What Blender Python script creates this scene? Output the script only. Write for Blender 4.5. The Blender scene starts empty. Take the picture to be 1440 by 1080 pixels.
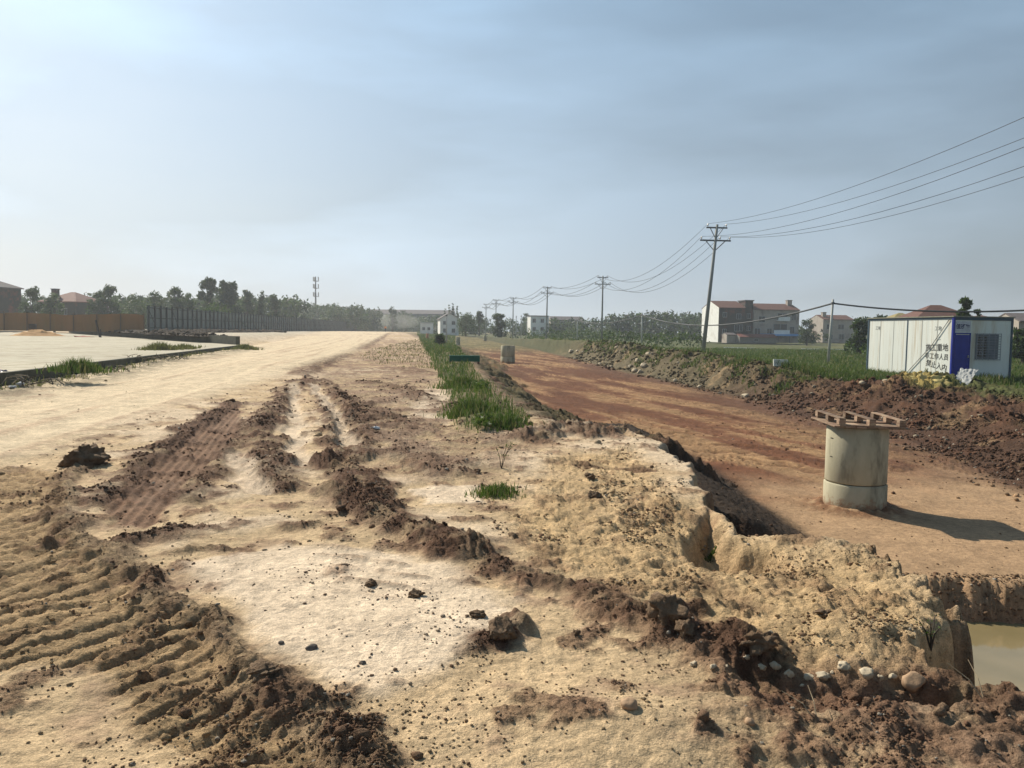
import bpy, math, random
import numpy as np
from mathutils import Vector, Matrix
random.seed(7); RNG = np.random.default_rng(7)
S = bpy.context.scene; COL = S.collection
R = math.radians
CAMZ = 1.6; F = 1080.0; PITCH = math.atan(74/1080); ROLL = R(0.7)

# ------------------------------------------------------------------ camera
fw = Vector((0, math.cos(PITCH), -math.sin(PITCH))); r0 = Vector((1, 0, 0)); u0 = r0.cross(fw)
cr = (r0*math.cos(ROLL) + u0*math.sin(ROLL)).normalized(); cu = (u0*math.cos(ROLL) - r0*math.sin(ROLL)).normalized()
cd = bpy.data.cameras.new('camera'); cam = bpy.data.objects.new('camera', cd); COL.objects.link(cam)
cd.sensor_width = 36; cd.lens = 36*F/1440; cd.clip_end = 6000; cd.clip_start = 0.05
m = Matrix((cr, cu, -fw)).transposed().to_4x4(); m.translation = Vector((0, 0, CAMZ)); cam.matrix_world = m
S.camera = cam

def at(px, py, z=0.0):
    """photo pixel -> point of the horizontal plane z"""
    d = fw*F + cr*(px-720) - cu*(py-540)
    t = (z-CAMZ)/d.z
    return (d.x*t, d.y*t)
def atd(px, py, dist):
    """photo pixel at a distance y -> (x, y, z)"""
    d = fw*F + cr*(px-720) - cu*(py-540)
    t = dist/d.y
    return (d.x*t, dist, CAMZ+d.z*t)
def pl(pts, z=0.0): return np.array([at(a, b, z) for a, b in pts])

# ------------------------------------------------------------------ noise
def _hash(ix, iy, s):
    h = (ix.astype(np.int64)*374761393 + iy.astype(np.int64)*668265263 + s*974634777) & 0xffffffff
    h = ((h ^ (h >> 13))*1274126177) & 0xffffffff
    return (h ^ (h >> 16)) & 0xffffffff
def perlin(x, y, s=0):
    xi = np.floor(x); yi = np.floor(y); fx = x-xi; fy = y-yi
    u = fx*fx*fx*(fx*(fx*6-15)+10); v = fy*fy*fy*(fy*(fy*6-15)+10)
    def g(a, b):
        h = _hash(xi+a, yi+b, s)*(2*math.pi/4294967296.0)
        return np.cos(h)*(fx-a) + np.sin(h)*(fy-b)
    n0 = g(0, 0); n0 += u*(g(1, 0)-n0); n1 = g(0, 1); n1 += u*(g(1, 1)-n1)
    return (n0+v*(n1-n0))*1.5
def fbm(x, y, o=4, s=0, gain=.5):
    r = np.zeros_like(x); a = 1.0; f = 1.0
    for i in range(o):
        r += a*perlin(x*f, y*f, s+i*17); a *= gain; f *= 2.03
    return r
def billow(x, y, o=4, s=0, gain=.55):
    r = np.zeros_like(x); a = 1.0; f = 1.0; t = 0
    for i in range(o):
        r += a*np.abs(perlin(x*f, y*f, s+i*23)); t += a; a *= gain; f *= 2.1
    return r/t*2
def worley(x, y, s=0):
    """rounded clods: 1 at a cell's middle, 0 at its border, random heights"""
    xi = np.floor(x); yi = np.floor(y); best = np.full_like(x, 0.0)
    for a in (-1, 0, 1):
        for b in (-1, 0, 1):
            h = _hash(xi+a, yi+b, s)
            cx = xi+a+(h & 0xffff)/65536.0; cy = yi+b+((h >> 16) & 0xffff)/65536.0
            hr = ((h >> 5) & 0xff)/255.0
            d2 = ((x-cx)**2+(y-cy)**2)/(.25+.45*hr)**2
            best = np.maximum(best, np.sqrt(np.clip(1-d2, 0, 1))*(.35+.65*hr))
    return best
def sst(a, b, x):
    t = np.clip((x-a)/(b-a), 0, 1); return t*t*(3-2*t)
def dline(x, y, P):
    d = np.full_like(x, 1e9)
    for (ax, ay), (bx, by) in zip(P[:-1], P[1:]):
        vx, vy = bx-ax, by-ay; L = vx*vx+vy*vy+1e-12
        t = np.clip(((x-ax)*vx+(y-ay)*vy)/L, 0, 1)
        d = np.minimum(d, (x-ax-t*vx)**2+(y-ay-t*vy)**2)
    return np.sqrt(d)
def inside(x, y, P):
    r = np.zeros(x.shape, bool); n = len(P)
    for i in range(n):
        ax, ay = P[i]; bx, by = P[(i+1) % n]
        if ay == by: continue
        c = ((ay > y) != (by > y)) & (x < (bx-ax)*(y-ay)/(by-ay)+ax)
        r ^= c
    return r
def sdpoly(x, y, P):
    Q = np.vstack([P, P[:1]]); d = dline(x, y, Q); return np.where(inside(x, y, P), d, -d)
def lerp(a, b, t): return a+(b-a)*t

# ------------------------------------------------------------------ ground shape
EDGE = np.array([(-40, 260), (-22, 170), (-9, 95), (-1.9, 35), (-.45, 18), (.3, 13.4), (1.75, 12.7), (2.15, 11.4), (2.05, 9.2), (1.95, 7.9),
                 (1.95, 7.3), (2.0, 6.2), (2.3, 5.9), (2.72, 5.7), (2.6, 5.0), (2.38, 4.5), (2.08, 3.9), (1.98, 3.5), (2.3, 3.15), (4, 2.8), (8, 2.5), (30, 1.5)])
PIT = np.vstack([EDGE, [(60, 1.5), (60, 260)]])
TOE = np.array([(13, -2), (9.8, 8), (9.5, 14), (10.9, 21), (9.9, 26), (10.4, 33), (9.2, 42), (7.4, 52), (5.4, 75), (1.5, 112), (-8, 180), (-30, 300)])
BANK = np.vstack([TOE, [(500, 300), (500, -2)]])
ROADR = np.array([(-7.2, -4), (-6.4, 5), (-5.85, 8.6), (-6.9, 17.3), (-9.6, 43), (-18.5, 105), (-28, 172), (-70, 460)])
CURB1 = np.array([(-10.9, 8), (-12.9, 19.3), (-19.3, 54.5)])
WALL2 = np.array([(-20, 56), (-76, 132), (-190, 260)])
ROAD = np.vstack([ROADR, [(-150, 460), (-62, 250), (-38, 150), (-21.5, 62), (-19.3, 54.5), (-12.9, 19.3), (-10.9, 8), (-9, -4)]])
TERR = np.vstack([WALL2, [(-900, 900), (-150, 900), (-60, 250), (-36, 150)]])
TRACK = pl([(-200, 640), (100, 660), (90, 740), (150, 785), (250, 850), (330, 900), (400, 980), (440, 1090), (430, 1400), (200, 1400), (190, 1080), (150, 950), (60, 935), (-300, 940)])
TREAD = pl([(310, 565), (345, 575), (335, 620), (300, 650), (215, 740), (135, 735), (150, 705), (215, 640), (280, 585)])
PALE = pl([(240, 790), (400, 765), (520, 770), (640, 785), (715, 825), (745, 862), (690, 885), (640, 940), (560, 975), (480, 965), (390, 925), (330, 870), (270, 815)])
PALE2 = pl([(578, 684), (668, 681), (684, 706), (600, 709)])
PALE3 = pl([(600, 540), (650, 560), (640, 600), (560, 590)])
CRUMB = pl([(455, 520), (520, 480), (610, 480), (620, 560), (650, 600), (760, 620), (700, 672), (580, 680), (500, 640), (440, 580)])
PILE = pl([(760, 640), (900, 625), (990, 700), (1150, 770), (1240, 765), (1345, 850), (1400, 985), (1250, 1000), (1000, 930), (880, 850), (760, 800), (680, 740)])
LOWD = pl([(1000, 712), (1045, 755), (1120, 775), (1150, 800), (1100, 850), (1030, 850), (975, 810), (955, 750)])
HOLL = pl([(1000, 905), (1130, 930), (1300, 955), (1420, 990), (1380, 1010), (1200, 1000), (1060, 985), (1000, 950)])
DARK2 = pl([(900, 870), (1010, 895), (1130, 925), (1300, 950), (1600, 980), (1600, 1300), (1100, 1300), (1010, 1080), (960, 980), (910, 920)])
DARK3 = pl([(385, 925), (470, 955), (510, 1010), (480, 1090), (470, 1300), (360, 1300), (370, 1040)])
GRASS = pl([(585, 468), (640, 466), (640, 480), (668, 520), (700, 560), (742, 588), (748, 604), (690, 610), (640, 606), (628, 570), (612, 520)])
# berms of loose soil: points, half width, height, darkness
BERMS = [
 (pl([(100, 655), (88, 700), (85, 745), (140, 778), (200, 812), (255, 850), (310, 885), (350, 930), (400, 965), (450, 1010), (450, 1010), (480, 1100)]), .12, .10, .55),
 (pl([(330, 567), (215, 640), (145, 705)]), .16, .11, .9), (pl([(345, 600), (300, 662), (262, 705)]), .14, .07, .8),
 (pl([(420, 535), (392, 565), (362, 605), (372, 645), (398, 685)]), .23, .17, .95), (pl([(432, 530), (458, 575), (472, 615), (470, 660)]), .12, .13, .8),
 (pl([(455, 535), (492, 575), (508, 610), (500, 650)]), .15, .13, .85), (pl([(455, 650), (500, 668), (520, 705)]), .22, .16, 1.0),
 (pl([(470, 690), (540, 730), (600, 758), (655, 775)]), .2, .17, 1.0),
 (pl([(655, 775), (720, 800), (800, 828), (880, 858), (960, 885), (1040, 910)]), .17, .09, .85),
 (pl([(690, 893), (725, 885)]), .08, .12, 1.0), (pl([(910, 868), (945, 858)]), .13, .12, 1.0), (pl([(1040, 915), (1085, 920)]), .13, .1, 1.0),
 (pl([(425, 527), (450, 512), (482, 500)]), .45, .26, .9), (pl([(500, 492), (545, 474)]), .5, .2, .8),
 (pl([(752, 617), (800, 604), (830, 612)]), .3, .26, .75), (pl([(850, 615), (890, 604), (935, 613)]), .25, .22, .8),
 (pl([(500, 535), (560, 545), (640, 578)]), .25, .12, .7), (pl([(560, 520), (620, 527)]), .5, .12, .6), (pl([(480, 560), (530, 590), (560, 600)]), .3, .1, .8),
 (pl([(190, 757), (240, 752)]), .12, .05, .8), (pl([(250, 772), (290, 764), (330, 770)]), .07, .04, .7), (pl([(410, 740), (450, 735)]), .12, .05, .8), (pl([(820, 655), (900, 660)]), .12, -.1, .8),
 (pl([(540, 640), (600, 655), (640, 668)]), .2, .05, .55), (pl([(930, 790), (1000, 830), (1060, 862)]), .06, -.07, .5),
 (pl([(1180, 775), (1240, 770), (1300, 825), (1335, 860)]), .3, .1, 0), (pl([(1290, 965), (1330, 975), (1370, 985)]), .1, .08, .8),
]
RUTS = [(pl([(412, 540), (416, 590), (424, 655)]), .13), (pl([(440, 540), (474, 590), (495, 632)]), .12), (pl([(330, 640), (360, 690)]), .15)]
C_SAND = np.array((.56, .41, .245)); C_PALE = np.array((.70, .56, .41)); C_ROAD = np.array((.64, .515, .35)); C_DARK = np.array((.165, .092, .058))
C_RED = np.array((.17, .072, .036)); C_TAN = np.array((.33, .20, .10)); C_CRUMB = np.array((.34, .225, .15)); C_GREEN = np.array((.075, .085, .03))
C_WET = np.array((.16, .12, .09)); C_BANK = np.array((.105, .058, .037)); C_FAR = np.array((.22, .21, .12))

def terrain(x, y):
    x = np.asarray(x, float); y = np.asarray(y, float)
    n_l = fbm(x*.13, y*.13, 3, 5); n_m = fbm(x*.9, y*.9, 4, 11); n_s = fbm(x*4.3, y*4.3, 4, 29)
    wx = x+.12*fbm(x*1.3, y*1.3, 3, 41)+.035*fbm(x*7, y*7, 2, 43); wy = y+.12*fbm(x*1.3, y*1.3, 3, 51)+.035*fbm(x*7, y*7, 2, 53)
    cl1 = worley(x*5.5+n_s*.3, y*5.5, 3); cl2 = worley(x*13+n_s*.5, y*13, 7); cl3 = worley(x*28, y*28, 9); bl = billow(x*2.6, y*2.6, 5, 61)
    s = sdpoly(x+(wx-x)*1.5, y+(wy-y)*1.5, PIT); t = sdpoly(wx, wy, BANK)
    near = sst(24, 14, y); n_x = fbm(x*2.4, y*2.4, 3, 77)
    # ---- plateau
    zp = .05*n_m*.5 + .006*n_s + .04*n_l
    left = sst(-12, -22, x)*sst(50, 200, y)+sst(120, 300, y)*sst(-4, -14, x)
    zp = zp + 1.0*np.clip(sst(60, 210, y)*sst(2, -8, x+y*.1), 0, 1)
    col = np.tile(C_SAND, (x.size, 1)).reshape(x.shape+(3,)); clod = np.full_like(x, .25)
    def mix(c, w):
        nonlocal col
        w = np.clip(w, 0, 1)[..., None]; col = col*(1-w)+c*w
    # broad tone variation: yellow sand / greyer sand
    mix(C_PALE, .6*sst(-.3, .5, n_m+n_l)); mix(C_CRUMB, .6*sst(.1, .8, -n_m+.6*n_s)); pt = sst(.25, .6, n_x+.35*n_s-.1*n_m)*near; mix(C_DARK*1.7, .6*pt); zp += .012*pt*cl2; clod += .7*pt
    # pale hard patches
    for P, k in ((PALE, .3), (PALE2, .12), (PALE3, .5)):
        w = sst(-.03, k*.6, sdpoly(wx, wy, P)); mix(C_PALE*(1.02 if P is not PALE else 1.0), .9*w); clod *= 1-.7*w; zp = zp*(1-.6*w)
    w = sst(-.3, .5, sdpoly(wx, wy, CRUMB)); mix(C_CRUMB, w*sst(-.35, .35, n_m+.35*n_s)*.95); zp += w*.045*bl*sst(-.4, .3, n_m); clod += .5*w
    midz = sst(20, 28, y)*sst(-12, -9, x+y*.1)
    mix(C_CRUMB, .55*midz*sst(-.3, .5, n_m))
    # rough sand pile
    wp = sst(-.1, .5, sdpoly(wx, wy, PILE))
    rg = billow(x*1.7, y*1.7, 5, 71)
    zp += wp*(.062*(rg-.35)-.03-.07*sst(1.0, 1.5, x)*sst(5.2, 5.6, y)*sst(6.9, 6.4, y)+.02*cl2+.02*cl1*sst(.1, .6, n_m)); clod = clod+wp*.35
    mix(np.array((.66, .46, .245)), wp*.8); mix(C_CRUMB, wp*.35*sst(.35, .05, rg)); mix(C_DARK*1.8, wp*.22*sst(.15, .5, n_x+.3*n_s))
    ld = sdpoly(x+(wx-x)*.6, y+(wy-y)*.6, LOWD); wl = sst(-.03, .16, ld); zp -= .22*wl*sst(5.0, 6.0, y); mix(C_DARK*1.6, .5*wl*sst(.25, .0, ld))
    cx, cy = at(1215, 845, .2); zp += .12*np.exp(-(((x-cx)/.62)**2+((y-cy)/.75)**2))*1.0
    cx, cy = at(880, 980, .1); zp += .10*np.exp(-(((x-cx)/.6)**2+((y-cy)/.35)**2))
    wh = sst(-.05, .2, sdpoly(wx, wy, HOLL)); zp -= .11*wh; mix(C_DARK*1.3, .7*wh*sst(-.5, .4, n_s+n_m))
    for P, a in ((DARK2, .8), (DARK3, .85)):
        w = sst(-.12, .25, sdpoly(wx, wy, P)); k = w*sst(-.25, .45, n_s*.6+n_m+.1); mix(C_DARK*1.5, a*k); zp += .03*k*cl1+.025*k*cl2; clod += .4*w
    # tracked-vehicle prints
    tr = sst(-.02, .12, sdpoly(wx, wy, TRACK)); nx, ny = .85, -.53
    ph = (x*nx+y*ny)/.165 + .55*fbm(x*.8, y*.8, 2, 91)+.15*n_s
    tri = np.abs(2*(ph-np.floor(ph))-1); ridge = sst(.02, .50+.15*n_x, tri)
    brk = .35+.65*sst(-.7, .1, fbm(x*2.3, y*2.3, 3, 97))
    zp += tr*(.034*ridge*brk+.010*cl2*ridge-.03); mix(np.array((.50, .335, .175)), tr*.8); mix(C_CRUMB*.7, tr*.5*sst(.55, .1, ridge+.3*n_s)); mix(C_DARK*1.4, tr*.3*sst(.15, .6, n_x+.3*n_s)); clod += .35*tr
    ph2 = (x*.35+y*.94)/.2+.3*n_m; r2 = sst(.6, .95, np.abs(2*(ph2-np.floor(ph2))-1))
    w2 = sst(0, .3, sdpoly(wx, wy, pl([(420, 745), (640, 750), (720, 800), (560, 860), (430, 830)])))*sst(-.3, .3, n_m+.4*n_s); zp += w2*.022*r2; mix(C_CRUMB, w2*r2*.6)
    # tread mark: fine lines along it
    td = sst(-.04, .1, sdpoly(wx, wy, TREAD)); a, b = at(330, 570), at(175, 735); L = math.hypot(b[0]-a[0], b[1]-a[1]); dx, dy = (b[0]-a[0])/L, (b[1]-a[1])/L
    q = (x*dy-y*dx)/.10+.15*n_m; zp += td*(-.035+.026*np.abs(2*(q-np.floor(q))-1)); mix(C_DARK*1.15, td*.9)
    # berms
    for P, w, h, dk in BERMS:
        d = dline(wx, wy, P); w_ = w*(1+.6*n_m+.25*n_s); h = h*.42; w_ = w_*(1+.35*n_x); k = sst(w_*1.7, 0, d); 
        zp += h*k*(.45+.75*bl+.35*cl1)+k*(.02*cl2+.010*cl3 if h > 0 else 0)*min(1, abs(h)*12); mix(C_DARK, dk*sst(w_*1.9, w_*.8, d+.10*n_s)*(.45+.55*sst(-.5, .15, n_x+.5*n_s))); clod = np.maximum(clod, k*1.2)
    for P, w in RUTS:
        d = dline(wx, wy, P); k = sst(w*1.5, w*.6, d); zp -= .05*k; mix(C_PALE*.92, k*.75); clod *= 1-.6*k
    # stray clods over the plateau
    zp = zp+near*(.010*cl3*np.clip(clod, 0, 1)+.006*fbm(x*19, y*19, 3, 301)*(.35+np.clip(clod, 0, 1))+.012*billow(x*8, y*8, 3, 303)*np.clip(clod-.1, 0, 1))
    msk = sst(.15, .55, fbm(x*1.1, y*1.1, 3, 121)); zp += near*msk*.03*cl2*sst(.55, .8, worley(x*4.1, y*4.1, 19)); mix(C_DARK*1.5, near*msk*.5*sst(.5, .8, worley(x*4.1, y*4.1, 19)))
    # grass strip soil
    wg = sst(-.1, .4, sdpoly(wx, wy, GRASS)); mix(C_GREEN*1.2, wg*.85); zp += wg*.12*near
    # dirt road
    sr = sdpoly(x+(wx-x)*2, y+(wy-y)*2, ROAD); wr = sst(-.5, .6, sr)
    q = (x+.15*y); rut = fbm(q*1.6, y*.05, 3, 131)
    zr = .03+.16*sst(22, 32, y)*sst(170, 90, y)+1.0*sst(60, 210, y)+.025*rut+.012*n_m+.004*n_s
    zp = zp*(1-wr)+zr*wr; mix(C_ROAD, wr*.93); mix(C_CRUMB*1.15, wr*.55*sst(.1, .75, rut+.4*n_m+.25*n_s)); clod = clod*(1-.75*wr)+.02
    # debris strip in front of the slab
    dc = dline(wx, wy, CURB1); k = sst(2.6, .4, dc)*sst(4, 10, y); mix(np.array((.14, .12, .075)), k*.9*sst(-.5, .2, n_m+.4*n_s)); zp += k*.10*bl; clod += .4*k
    # terrace at the left
    su = sdpoly(x, y, TERR); wu = sst(0, 1.2, su)*sst(-0, 6, dline(x, y, np.array([(-20, 56), (-36, 150), (-60, 250), (-150, 900)]))+0*x); wu = np.where(su > 0, wu, 0)
    zp = np.maximum(zp, zp*(1-wu)+(1.02+.05*n_l)*wu); mix(np.array((.50, .45, .36)), wu*.85)
    # ---- pit floor
    zf = -1.2+.3*sst(30, 62, y)+.3*sst(62, 110, y)+.9*sst(110, 230, y) + .03*n_m*sst(4, 20, y)+.012*n_l+.03*sst(28, 60, y)*n_m
    fl = fbm((x+.28*y)*.55, y*.11+x*.03, 4, 141); q = x+.30*y; trk = fbm(q*2.2, y*.12, 3, 151); wob = fbm(x*.25, y*.25, 2, 155); qs = x*.30+y+.9*wob; lin = np.abs(fbm(qs*2.6, x*.10, 3, 157)); rutl = sst(.10, .0, lin)*sst(13, 17, y)
    zf = zf-.05*rutl*sst(-.3, .3, n_m+.3)+.02*trk*sst(9, 16, y)+.03*cl1*sst(.2, .6, fl)*sst(14, 20, y)
    colf = C_RED*(1+.0*x[..., None]) if False else np.tile(C_RED, (x.size, 1)).reshape(x.shape+(3,))
    def mixf(c, w):
        nonlocal colf
        w = np.clip(w, 0, 1)[..., None]; colf = colf*(1-w)+c*w
    mixf(C_TAN, .85*sst(-.15, .55, fl+.2*trk)); mixf(C_RED*.6, .6*sst(.1, .7, -fl+.5*trk+.2*n_m)*sst(9, 14, y))
    mixf(C_RED*.55, .8*rutl); mixf(C_TAN*1.45, .7*sst(.05, .16, lin)*sst(.26, .16, lin)*sst(13, 17, y)*sst(-.4, .3, fl))
    mixf(C_RED*.72, .6*sst(20, 30, y)*sst(.3, -.3, fl)); mixf(C_BANK*1.2, .75*sst(-3.2, -.3, t+.6*n_m)*sst(12, 15, y)*sst(80, 60, y))
    smooth = sst(16.5, 12.5, y+.5*(x-6)*-1*.6+.8*n_m)*sst(3.4, 4.6, x); mixf(np.array((.38, .25, .145)), smooth*.95)
    wet = sst(0, 1.2, sdpoly(wx+.5*n_m, wy, pl([(1250, 628), (1330, 640), (1440, 672), (1640, 700), (1640, 655), (1440, 628), (1300, 612)], -1.2))); mixf(C_WET, wet*.9)
    mixf(C_TAN*1.15, .5*sst(.3, .7, fbm((x+.2*y)*.4, y*.1, 3, 161))*sst(18, 30, y))
    mixf(C_GREEN*1.6, .6*sst(75, 110, y))
    # shadow under the cut, painted in as a near-black strip on a raised slope
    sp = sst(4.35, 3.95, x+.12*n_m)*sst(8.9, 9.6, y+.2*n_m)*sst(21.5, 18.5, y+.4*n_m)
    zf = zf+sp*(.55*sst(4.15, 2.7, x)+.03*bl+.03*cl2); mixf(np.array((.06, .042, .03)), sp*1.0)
    clf = .25+.5*sst(.0, .6, fl)*sst(14, 22, y)+sp
    clf = clf*(1-.7*smooth)
    dp = np.hypot(x-5.62, y-12.4); zf = zf+.09*np.exp(-((dp-.5)/.2)**2)*(.3+bl); mixf(C_RED*.9, .8*np.exp(-((dp-.55)/.3)**2)*sst(-.6, .2, n_s))
    # water hole
    hy = 8.85-.1*(x-4.7)+.05*n_m+.06*n_s
    hole = sst(.66, 0.0, y-(hy-.64)-.12*(cl1-.4)-.05*cl2)
    zf = zf*(1-hole)+(-2.0)*hole+.08*cl1*hole*(1-hole)*4; mixf(C_DARK*1.5, np.clip(hole*1.2, 0, 1)); mixf(np.array((.3, .22, .09)), .7*sst(.0, -.25, y-(hy-.33))*sst(-.9, .2, n_s))
    # ---- join plateau and pit
    wdt = lerp(2.6, .30, sst(14, 12.8, y)); wdt = lerp(wdt, 4.0, sst(35, 60, y)); 
    k = sst(0, 1, s/(wdt*(1+.35*n_m+.25*(bl-.4)*near)))
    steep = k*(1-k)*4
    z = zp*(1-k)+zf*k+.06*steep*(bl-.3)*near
    kk = np.clip(k*1.6, 0, 1)[..., None]
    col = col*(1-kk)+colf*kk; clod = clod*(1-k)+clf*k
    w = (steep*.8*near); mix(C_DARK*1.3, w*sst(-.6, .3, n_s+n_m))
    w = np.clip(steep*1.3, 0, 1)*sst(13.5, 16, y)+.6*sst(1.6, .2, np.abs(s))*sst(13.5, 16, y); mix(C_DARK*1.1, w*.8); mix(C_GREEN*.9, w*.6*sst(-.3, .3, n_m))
    # ---- right bank and the field behind it
    cw = lerp(2.6, 5.0, sst(38, 27, y)); zc = -.42+.74*sst(33, 42, y)+.25*sst(45, 62, y)-.3*sst(90, 140, y)
    zfield = -.42-.10*sst(36, 60, y)-.25*sst(60, 120, y)+.9*sst(170, 300, y)+.06*n_l
    tt = t/cw; up = sst(0, 1, tt*(1+.25*n_m)); dn = sst(cw+.3, cw+4.0, t+.4*n_m)
    zb = zc*(1-dn)+zfield*dn
    zb = zb+np.clip(up*(1-dn*.9), 0, 1)*(.12*(bl-.35)+.07*cl1+.05*n_m+.05*cl2)
    hump = .10*np.sin(y*.55+2*n_l)*up*(1-dn); zb = zb+hump
    zn = zb*up+z*(1-up); onb = t > 0
    for (px, py, D, rx, ry, h) in ((1322, 540, 28.5, 1.9, 1.7, .50), (1262, 545, 27.5, 1.0, .9, .36), (1420, 560, 25.5, 2.6, 1.6, .18), (1180, 545, 30, 1.6, 1.4, .25)):
        cx, cy, _ = atd(px, py, D); zn = zn+h*np.exp(-(((x-cx)/rx)**2+((y-cy)/ry)**2))*(.9+.3*(bl-.35)+.1*cl1)
    z = np.where(onb, zn, z)
    wb = sst(-.6, .25, t)*(1-sst(cw-.8, cw+1.2, t+.9*n_m)); 
    mixb = wb*np.where(y < 250, 1, 0)
    mix(C_BANK, mixb*.95); mix(C_RED*.9, mixb*.35*sst(.05, .6, n_m+.3*n_s)*sst(60, 35, y)); mix(np.array((.16, .145, .085)), mixb*.65*sst(30, 42, y+3*n_m)); mix(np.array((.46, .31, .17)), wb*.45*sst(.3, .8, fbm(x*.5, y*.5, 3, 171)+.3*n_s))
    mix(C_GREEN*.75, .8*mixb*sst(66, 92, y))
    cx, cy, _ = atd(1302, 545, 27.5); mix(np.array((.5, .38, .13)), sst(1.25, .7, np.hypot((x-cx)*1.0, (y-cy)*.8)+.3*n_m)*.9)
    gf = sst(cw-.6, cw+1.0, t+.8*n_m)*onb; mix(C_GREEN, gf*.92); mix(C_GREEN*1.7, gf*.5*sst(-.2, .5, n_m))
    mix(C_GREEN*.9, .55*mixb*sst(.35, .8, fbm(x*.6, y*.6, 3, 181)+.25*n_s)*sst(.3, .8, tt))
    clod = np.where(onb, 1.2*(1-gf)+.5, clod)
    far = sst(230, 330, y); mix(C_FAR, far*(1-wu)*.9); z = z*(1-far)+(.8+.1*n_l)*far
    # region: 0 ground 1 dirt road 2 earth road 3 bank
    reg = np.zeros(x.shape, int); reg[(sr > 0) & (y < 300)] = 1; reg[(s > wdt*.8) & (t < 0) & (y < 130)] = 2; reg[(t > 0) & (t < cw+.8) & (y < 130)] = 3
    return z, col, clod, reg, dict(wp=wp, s=s, t=t, cw=cw, wg=wg, sr=sr, wu=wu)
def hit(px, py):
    """where the line of sight through a photo pixel meets the ground"""
    D = np.geomspace(2.0, 240, 700); d = fw*F + cr*(px-720) - cu*(py-540); X = d.x/d.y*D; Z = CAMZ+d.z/d.y*D; g = terrain(X, D)[0]; k = np.where(Z < g)[0]
    i = k[0] if len(k) else len(D)-1; return float(X[i]), float(D[i])
def gz(x, y): return float(terrain(np.array([x]), np.array([y]))[0][0])

# ------------------------------------------------------------------ node materials
MATS = {}
def newmat(name):
    mt = bpy.data.materials.new(name); mt.use_nodes = True; nt = mt.node_tree; nt.nodes.clear()
    out = nt.nodes.new('ShaderNodeOutputMaterial'); b = nt.nodes.new('ShaderNodeBsdfPrincipled'); nt.links.new(b.outputs[0], out.inputs[0])
    MATS[name] = mt; return mt, nt, b
def nz(nt, scale, detail=4, rough=.6, coord='Object', vec=None, stretch=None):
    tc = nt.nodes.new('ShaderNodeTexCoord'); n = nt.nodes.new('ShaderNodeTexNoise'); n.inputs['Scale'].default_value = scale; n.inputs['Detail'].default_value = detail; n.inputs['Roughness'].default_value = rough
    src = tc.outputs[coord]
    if stretch:
        mp = nt.nodes.new('ShaderNodeMapping'); mp.inputs['Scale'].default_value = stretch; nt.links.new(src, mp.inputs[0]); src = mp.outputs[0]
    nt.links.new(src, n.inputs['Vector']); return n
def mapr(nt, sock, a, b, c, d):
    r = nt.nodes.new('ShaderNodeMapRange'); r.inputs[1].default_value = a; r.inputs[2].default_value = b; r.inputs[3].default_value = c; r.inputs[4].default_value = d
    nt.links.new(sock, r.inputs[0]); return r.outputs[0]
def mixc(nt, f, a, b, mode='MIX'):
    x = nt.nodes.new('ShaderNodeMix'); x.data_type = 'RGBA'; x.blend_type = mode
    for s_, v in ((x.inputs[0], f), (x.inputs[6], a), (x.inputs[7], b)):
        if isinstance(v, (int, float)): s_.default_value = v
        elif isinstance(v, (tuple, list)): s_.default_value = tuple(v)+((1,) if len(v) == 3 else ())
        else: nt.links.new(v, s_)
    return x.outputs[2]
def mat(name, c1, c2=None, scale=6, rough=.85, metal=0, bump=.2, bscale=None, stretch=None, spec=.3, dist=.01, c3=None, s3=1.2, trans=0):
    if name in MATS: return MATS[name]
    mt, nt, b = newmat(name); c2 = c2 or tuple(v*.75 for v in c1)
    n = nz(nt, scale, 5, .65, stretch=stretch); f = mapr(nt, n.outputs[0], .35, .68, 0, 1); c = mixc(nt, f, c1, c2)
    if c3:
        n3 = nz(nt, s3, 4, .7, stretch=stretch); f3 = mapr(nt, n3.outputs[0], .52, .68, 0, .85); c = mixc(nt, f3, c, c3)
    nt.links.new(c, b.inputs['Base Color']); b.inputs['Roughness'].default_value = rough; b.inputs['Metallic'].default_value = metal; b.inputs['Specular IOR Level'].default_value = spec
    if bump:
        nb = nz(nt, bscale or scale*4, 4, .7); bp = nt.nodes.new('ShaderNodeBump'); bp.inputs['Strength'].default_value = bump; bp.inputs['Distance'].default_value = dist
        nt.links.new(nb.outputs[0], bp.inputs['Height']); nt.links.new(bp.outputs[0], b.inputs['Normal'])
    return mt
def leafmat(name, c1, c2, scale=.6):
    if name in MATS: return MATS[name]
    mt, nt, b = newmat(name)
    at_ = nt.nodes.new('ShaderNodeAttribute'); at_.attribute_name = 'tone'
    n = nz(nt, scale, 3); f = nt.nodes.new('ShaderNodeMath'); f.operation = 'ADD'; nt.links.new(mapr(nt, n.outputs[0], .3, .7, -.3, .5), f.inputs[0]); nt.links.new(at_.outputs['Fac'], f.inputs[1]); f.use_clamp = True
    c = mixc(nt, f.outputs[0], c1, c2)
    if 'grass' in name: c = mixc(nt, mapr(nt, at_.outputs['Fac'], .80, .84, 0, .9), c, (.26, .21, .10))
    nt.links.new(c, b.inputs['Base Color']); b.inputs['Roughness'].default_value = .6; b.inputs['Specular IOR Level'].default_value = .25
    out = nt.nodes['Material Output']; tr = nt.nodes.new('ShaderNodeBsdfTranslucent'); nt.links.new(mixc(nt, .5, c, (.12, .2, .03)), tr.inputs[0]); ms = nt.nodes.new('ShaderNodeMixShader'); ms.inputs[0].default_value = .3
    nt.links.new(b.outputs[0], ms.inputs[1]); nt.links.new(tr.outputs[0], ms.inputs[2]); nt.links.new(ms.outputs[0], out.inputs[0])
    return mt

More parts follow.
